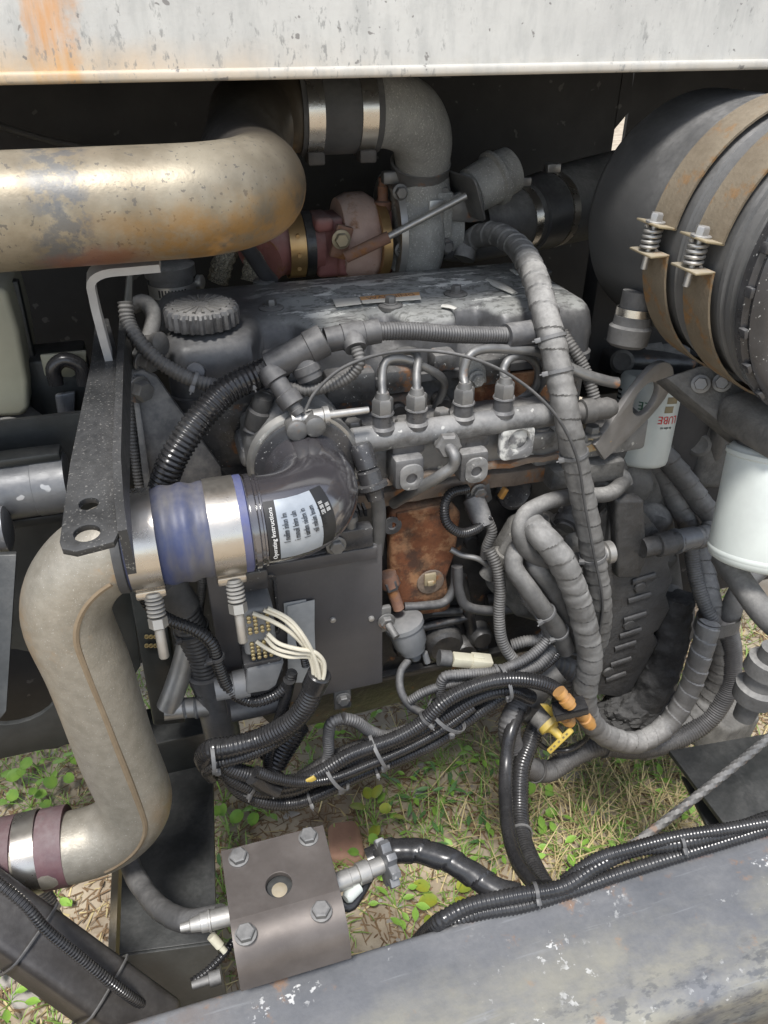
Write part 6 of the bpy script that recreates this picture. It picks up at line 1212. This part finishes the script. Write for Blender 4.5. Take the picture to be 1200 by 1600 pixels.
hose('rubber_hose', 'dusty rubber hose loop behind the drooping loom', 'hose', [(218, 560, 1.06), (236, 520, 1.08), (240, 490, 1.10), (225, 472, 1.12), (208, 478, 1.13)], 13, 'dusty_rubber')
b = MB(); b.lathe(Y(243, 538, 1.03), Vector((.7, -.6, .2)), [(-.02, .013), (0, .013), (.002, .016), (.010, .016), (.014, .008)], 18); b.single('push_clip', 'round dusty push clip on the drooping loom', 'clip', 'dusty_loom')
b = MB(); b.lathe(Y(305, 582, 1.0), Vector((0, -1, .5)), [(-.02, .012), (0, .014), (.012, .012), (.015, .005)], 18); b.single('cover_stud', 'round stud below the oil filler cap holding the drooping loom', 'stud', 'engine_paint')
# cream tank, dark brackets, scuffed tube at the far left
TK = thing('expansion_tank', 'yellowed cream plastic tank at the left edge under rusty pipe', 'tank', Y(20, 720, 1.22))
b = MB(); b.prism([Y(u, v, 1.14) for u, v in ((-70, 440), (10, 452), (30, 520), (44, 600), (46, 640), (34, 652), (-70, 655))], (0, .16, 0), .015, 3); b.part('tank', 'tank_cream', TK)
b = MB(); b.prism([Y(u, v, 1.16) for u, v in ((-70, 650), (40, 640), (70, 660), (75, 715), (60, 725), (-70, 720))], (0, .16, 0), .010, 3); b.part('lower_tank', 'engine_dusty', TK)
b = MB(); b.lathe(Y(15, 690, 1.10), Vector((.1, -.8, .5)), [(-.03, .03), (0, .036), (.012, .034), (.018, .022), (.019, .004)], 28); b.single('tank_cap', 'grey round cap bulging at the left edge above scuffed tube', 'cap', 'engine_dusty')
b = MB(); b.prism([Y(u, v, 1.20) for u, v in ((10, 440), (28, 440), (85, 700), (90, 740), (60, 740), (50, 640))], (0, .02, 0), .003); b.single('dark_channel', 'dark steel channel between the cream tank and the mounting arm', 'channel', 'black_frame')
JB = thing('junction_box', 'black electrical box with scuffed pale cover behind the mounting arm', 'box', Y(105, 690, 1.15))
b = MB(); b.box(Y(105, 640, 1.22), (.09, .08, .20), None, .006); b.part('box', 'black_frame', JB)
b = MB(); b.prism([Y(u, v, 1.165) for u, v in ((62, 555), (135, 548), (135, 575), (112, 590), (70, 588))], (0, .006, 0), .002); b.part('cover', 'tank_cream', JB)
b = MB(); b.prism([Y(u, v, 1.16) for u, v in ((85, 618), (118, 612), (116, 680), (104, 690), (92, 660))], (0, .01, 0), .004); b.part('lug', 'scuffed_steel', JB)
b = MB(); b.tube([Y(88, 600, 1.14), Y(84, 575, 1.14), Y(100, 562, 1.14), Y(125, 572, 1.14), Y(132, 600, 1.14)], .011, 12); b.part('cable', 'black_wrap', JB)
TB = thing('scuffed_tube', 'scuffed grey steel tube end at the left edge behind mounting arm', 'tube', Y(40, 790, .98))
a_, c_ = Y(-80, 775, .98), Y(108, 755, .98); c_.z = a_.z = (a_.z + c_.z) / 2
b = MB(); b.lathe(a_, c_ - a_, [(0, .04), ((c_ - a_).length * .72, .04), ((c_ - a_).length * .725, .041), ((c_ - a_).length, .041), ((c_ - a_).length, .03)], 36); b.part('tube', 'scuffed_steel', TB)
b = MB(); b.box(a_.lerp(c_, .5) + Vector((0, .0, .046)), ((c_ - a_).length, .03, .012), None, .003); b.part('ledge', 'black_frame', TB)
b = MB(); b.box(a_.lerp(c_, .5) + Vector((0, .0, -.047)), ((c_ - a_).length, .03, .014), None, .003); b.part('ledge', 'black_frame', TB)
b = MB(); b.lathe(Y(-15, 830, .92), AX, [(0, .03), (.02, .03), (.024, .02)], 24); b.single('grey_knob', 'grey rounded knob at the left edge below the scuffed tube', 'knob', 'scuffed_steel')
# dark shroud plates left of the tall pipe
b = MB(); b.prism([P(u, v, .95) for u, v in ((-40, 868), (26, 866), (10, 1112), (0, 1125), (-40, 1120))], (0, .008, 0), .002); b.single('side_panel', 'narrow dark teal panel at the left edge', 'panel', 'black_frame')
so2 = Y(75, 1080, 1.05); m = frame(-AY, AZ)
b = MB(); b.outline([[(-.45, -.13), (.04, -.13), (.155, .02), (.19, .5), (-.45, .5)], circ(-.06, .03, .085, 28)], m, so2, .010, .001); b.single('fan_shroud', 'dark shroud plate with round opening left of the tall pipe', 'shroud', 'black_frame')
b = MB(); b.prism([Y(u, v, 1.16) for u, v in ((-80, 850), (190, 850), (190, 1120), (90, 1170), (-80, 1185))], (0, .012, 0), .002); b.single('dark_backing', 'black sheet added behind the shroud to darken its opening', 'plate', 'dark_wall')  # dark sheet standing in for the blackness inside the opening, hides the ground
# pulley / chip board detail between pipe and engine
PB = thing('fuse_block', 'dark block with brass terminal marks between pipe and engine', 'terminal block', Y(240, 1070, .98))
b = MB(); b.prism([Y(u, v, .99) for u, v in ((200, 915), (250, 915), (290, 1130), (240, 1135))], (0, .06, 0), .004); b.part('block', 'black_frame', PB)
for i in range(2):
    for j in range(4): b = MB(); q = Y(229 + j * 7, 994 + i * 14, .986); b.lathe(q, -AY, [(0, .0035), (.003, .0035), (.003, .002), (0, .0015)], 8); b.part('terminal', 'brass_pin', PB)
# grey corrugated riser and steel elbow
hose('riser_hose', 'dusty grey smooth hose neck under the blue coupling', 'hose', [(255, 905, .93), (268, 925, .93), (285, 950, .93)], 29, 'dusty_rubber', seg=22)
hose('ribbed_riser', 'fat grey ribbed riser hose left of the control unit', 'hose', [(280, 940, .94), (296, 975, .94), (312, 1015, .94), (324, 1055, .94)], 25, 'grey_loom', 'loom', .008, .0018, seg=22, ties=(.35,), tm='tie_plastic')
hose('riser_pipe', 'smooth dusty riser pipe ending the ribbed riser', 'pipe', [(322, 1048, .94), (334, 1085, .94), (344, 1130, .94), (350, 1160, .94)], 28, 'engine_paint', seg=22)
SE = thing('steel_elbow', 'shiny steel tube elbow left of the ribbed riser', 'elbow', Y(265, 1115, .93))
b = MB(); b.tube([Y(296, 1000, .95), Y(284, 1045, .94), Y(272, 1080, .93), Y(262, 1105, .925)], .018, 18); b.part('upper_leg', 'zinc', SE)
b = MB(); b.tube([Y(256, 1110, .925), Y(290, 1106, .925), Y(330, 1104, .93)], .0165, 18); b.part('lower_leg', 'zinc', SE)
for f in (.25, .6): cq2 = Y(275 + f * 50, 1106, .925); b = MB(); b.lathe(cq2, AX, [(-.003, .0165), (0, .0185), (.003, .0165)], 20); b.part('bead', 'scuffed_steel', SE)
for (u, v) in ((310, 1000), (322, 960)): pass
hose('thin_conduit', 'narrow ribbed conduit rising behind the riser hose', 'conduit', [(318, 880, .95), (316, 920, .95), (310, 960, .95), (318, 1000, .96)], 7, 'dusty_loom', 'loom', .0045, .001)

# ---------------------------------------------------------------- bolted plate on the frame rail with its hoses
zp = .945
BP = thing('bolted_plate', 'bent steel plate with four bolts standing on frame rail', 'plate', Z(440, 1500, zr))
q = {k: Z(u, v, zp) for k, (u, v) in dict(a=(348, 1330), b=(513, 1291), c=(528, 1415), d=(358, 1450)).items()}
xa, xb = (q['a'].x + q['d'].x) / 2 + .0, (q['b'].x + q['c'].x) / 2; ya = (q['a'].y + q['b'].y) / 2; yb2 = (q['c'].y + q['d'].y) / 2 + .01
mat('plate_satin', (.10, .085, .076), (.155, .135, .122), .46, .45, dust=.06, bump=.06, bs=700, ns=14)
hc_ = Z(436, 1385, zp); cx_, cy_ = (xa + xb) / 2, (ya + yb2) / 2
b = MB(); b.outline([[(xa - cx_, yb2 - cy_), (xb - cx_, yb2 - cy_), (xb - cx_, ya - cy_), (xa - cx_, ya - cy_)], circ(hc_.x - cx_, hc_.y - cy_, .0165, 28)], Matrix.Identity(3), (cx_, cy_, zp), .008, .0006); PT = b.part('top_plate', 'plate_satin', BP, sharp=12)
rbn = .045; rings = []
for i in range(10):
    a = R(90 - 80 * i / 9) ; 
    o2 = Vector((0, yb2 + .001 - math.cos(a) * rbn, zp - rbn + math.sin(a) * rbn)); n2 = Vector((0, -math.cos(a), math.sin(a)))
    rings.append([Vector((xa, 0, 0)) + o2 + n2 * .004, Vector((xb, 0, 0)) + o2 + n2 * .004, Vector((xb, 0, 0)) + o2 - n2 * .004, Vector((xa, 0, 0)) + o2 - n2 * .004])
e2 = rings[-1]; rings.append([p + Vector((0, -.003, -.022)) for p in e2]); b = MB(); b.ngon(rings); b.part('bent_lip', 'plate_satin', BP, sharp=35)
for (u, v) in ((373, 1341), (482, 1309), (384, 1461), (502, 1425)): b = MB(); b.hexa(Z(u, v, zp + .004), AZ, .0112, .0095, 1.16, up=Vector((1, math.sin(u * 1.7), 0))); b.part('bolt', 'bolt_dull', BP)
b = MB(); b.lathe(hc_ - AZ * .03, AZ, [(0, .0165), (.008, .0165), (.009, .0105), (.022, .0105), (.023, .009)], 24); b.part('centre_bolt', 'yellow_zinc', BP)
b = MB(); b.box((cx_, cy_ + .0, zp - .045), ((xb - xa) * .62, .09, .075), None, .006); b.part('valve_body', 'black_frame', BP)
def fitting(name, lab, a, c, prof, mt): L_ = (c - a).length; b = MB(); b.lathe(a, c - a, [(f * L_, r) for f, r in prof], 22); return b.single(name, lab, 'fitting', mt)
fl1, fl2 = Z(362, 1430, zp - .045), Z(282, 1450, zp - .045)
fitting('steel_fitting', 'shiny steel hydraulic fitting left of the bolted plate', fl1, fl2, [(0, .012), (.4, .012), (.41, .0135), (.45, .0135), (.46, .012), (.6, .012), (.61, .010), (.80, .008), (.82, .006), (1, .005)], 'stainless_dusty')
hose('hydraulic_hose', 'dull black hydraulic hose lying on the crossmember', 'hose', [Z(345, 1432, .86), Z(300, 1438, .83), Z(262, 1428, .78), Z(228, 1396, .72), Z(205, 1355, .70), Z(200, 1330, .70)], 16, 'rubber', raw=True)
b = MB(); b.lathe(Z(330, 1462, zp - .07), Vector((.4, -.4, -.6)), [(0, .006), (.018, .006), (.019, .004), (.028, .004)], 14); b.single('steel_nipple', 'small pale steel nipple under the left fitting of the plate', 'fitting', 'cream_plastic')
fr1, fr2 = Z(515, 1384, zp - .045), Z(600, 1350, zp - .05)
fitting('steel_fitting', 'shiny steel hydraulic fitting right of the bolted plate', fr1, fr2, [(0, .0125), (.35, .0125), (.36, .0115), (.5, .0115), (.51, .0145), (.7, .0145), (.72, .0115), (1, .0115)], 'stainless_dusty')
SK = thing('star_knob', 'grey star-shaped knob where the spiral-wrapped hose begins', 'knob', fr2)
ax = (fr2 - fr1).normalized(); m = frame(ax); st = [(math.cos(R(a)) * (.032 if (a // 15) % 3 != 0 else .023), math.sin(R(a)) * (.032 if (a // 15) % 3 != 0 else .023)) for a in range(0, 360, 15)]
b = MB(); b.outline([st], m, fr2 + ax * .004, .014, .002); b.part('star', 'scuffed_steel', SK)
hose('bypass_hose', 'short black hose looping under the right steel fitting', 'hose', [Z(528, 1408, .87), Z(545, 1418, .865), Z(560, 1400, .865), Z(575, 1368, .868), Z(590, 1345, .868)], 9, 'black_wrap', raw=True)
b = MB(); aa, ac = Z(540, 1405, .885), Z(560, 1385, .885); b.lathe(aa, ac - aa, [(0, .006), (.004, .0085), ((ac - aa).length, .0085)], 14); b.single('white_sleeve', 'small white sleeve on the hose under the right fitting', 'sleeve', 'filter_white')
hose('thin_loom', 'thin ribbed loom going under the bolted plate at left', 'loom', [Z(300, 1535, .80), Z(325, 1518, .80), Z(350, 1490, .80), Z(365, 1470, .80)], 7, 'black_loom', 'loom', .0045, .001, raw=True)
fitting('steel_fitting', 'pale steel fitting on the thin loom beside the frame rail', Z(345, 1525, .83), Z(300, 1540, .83), [(0, .009), (.4, .009), (.42, .006), (1, .005)], 'bolt_dull')
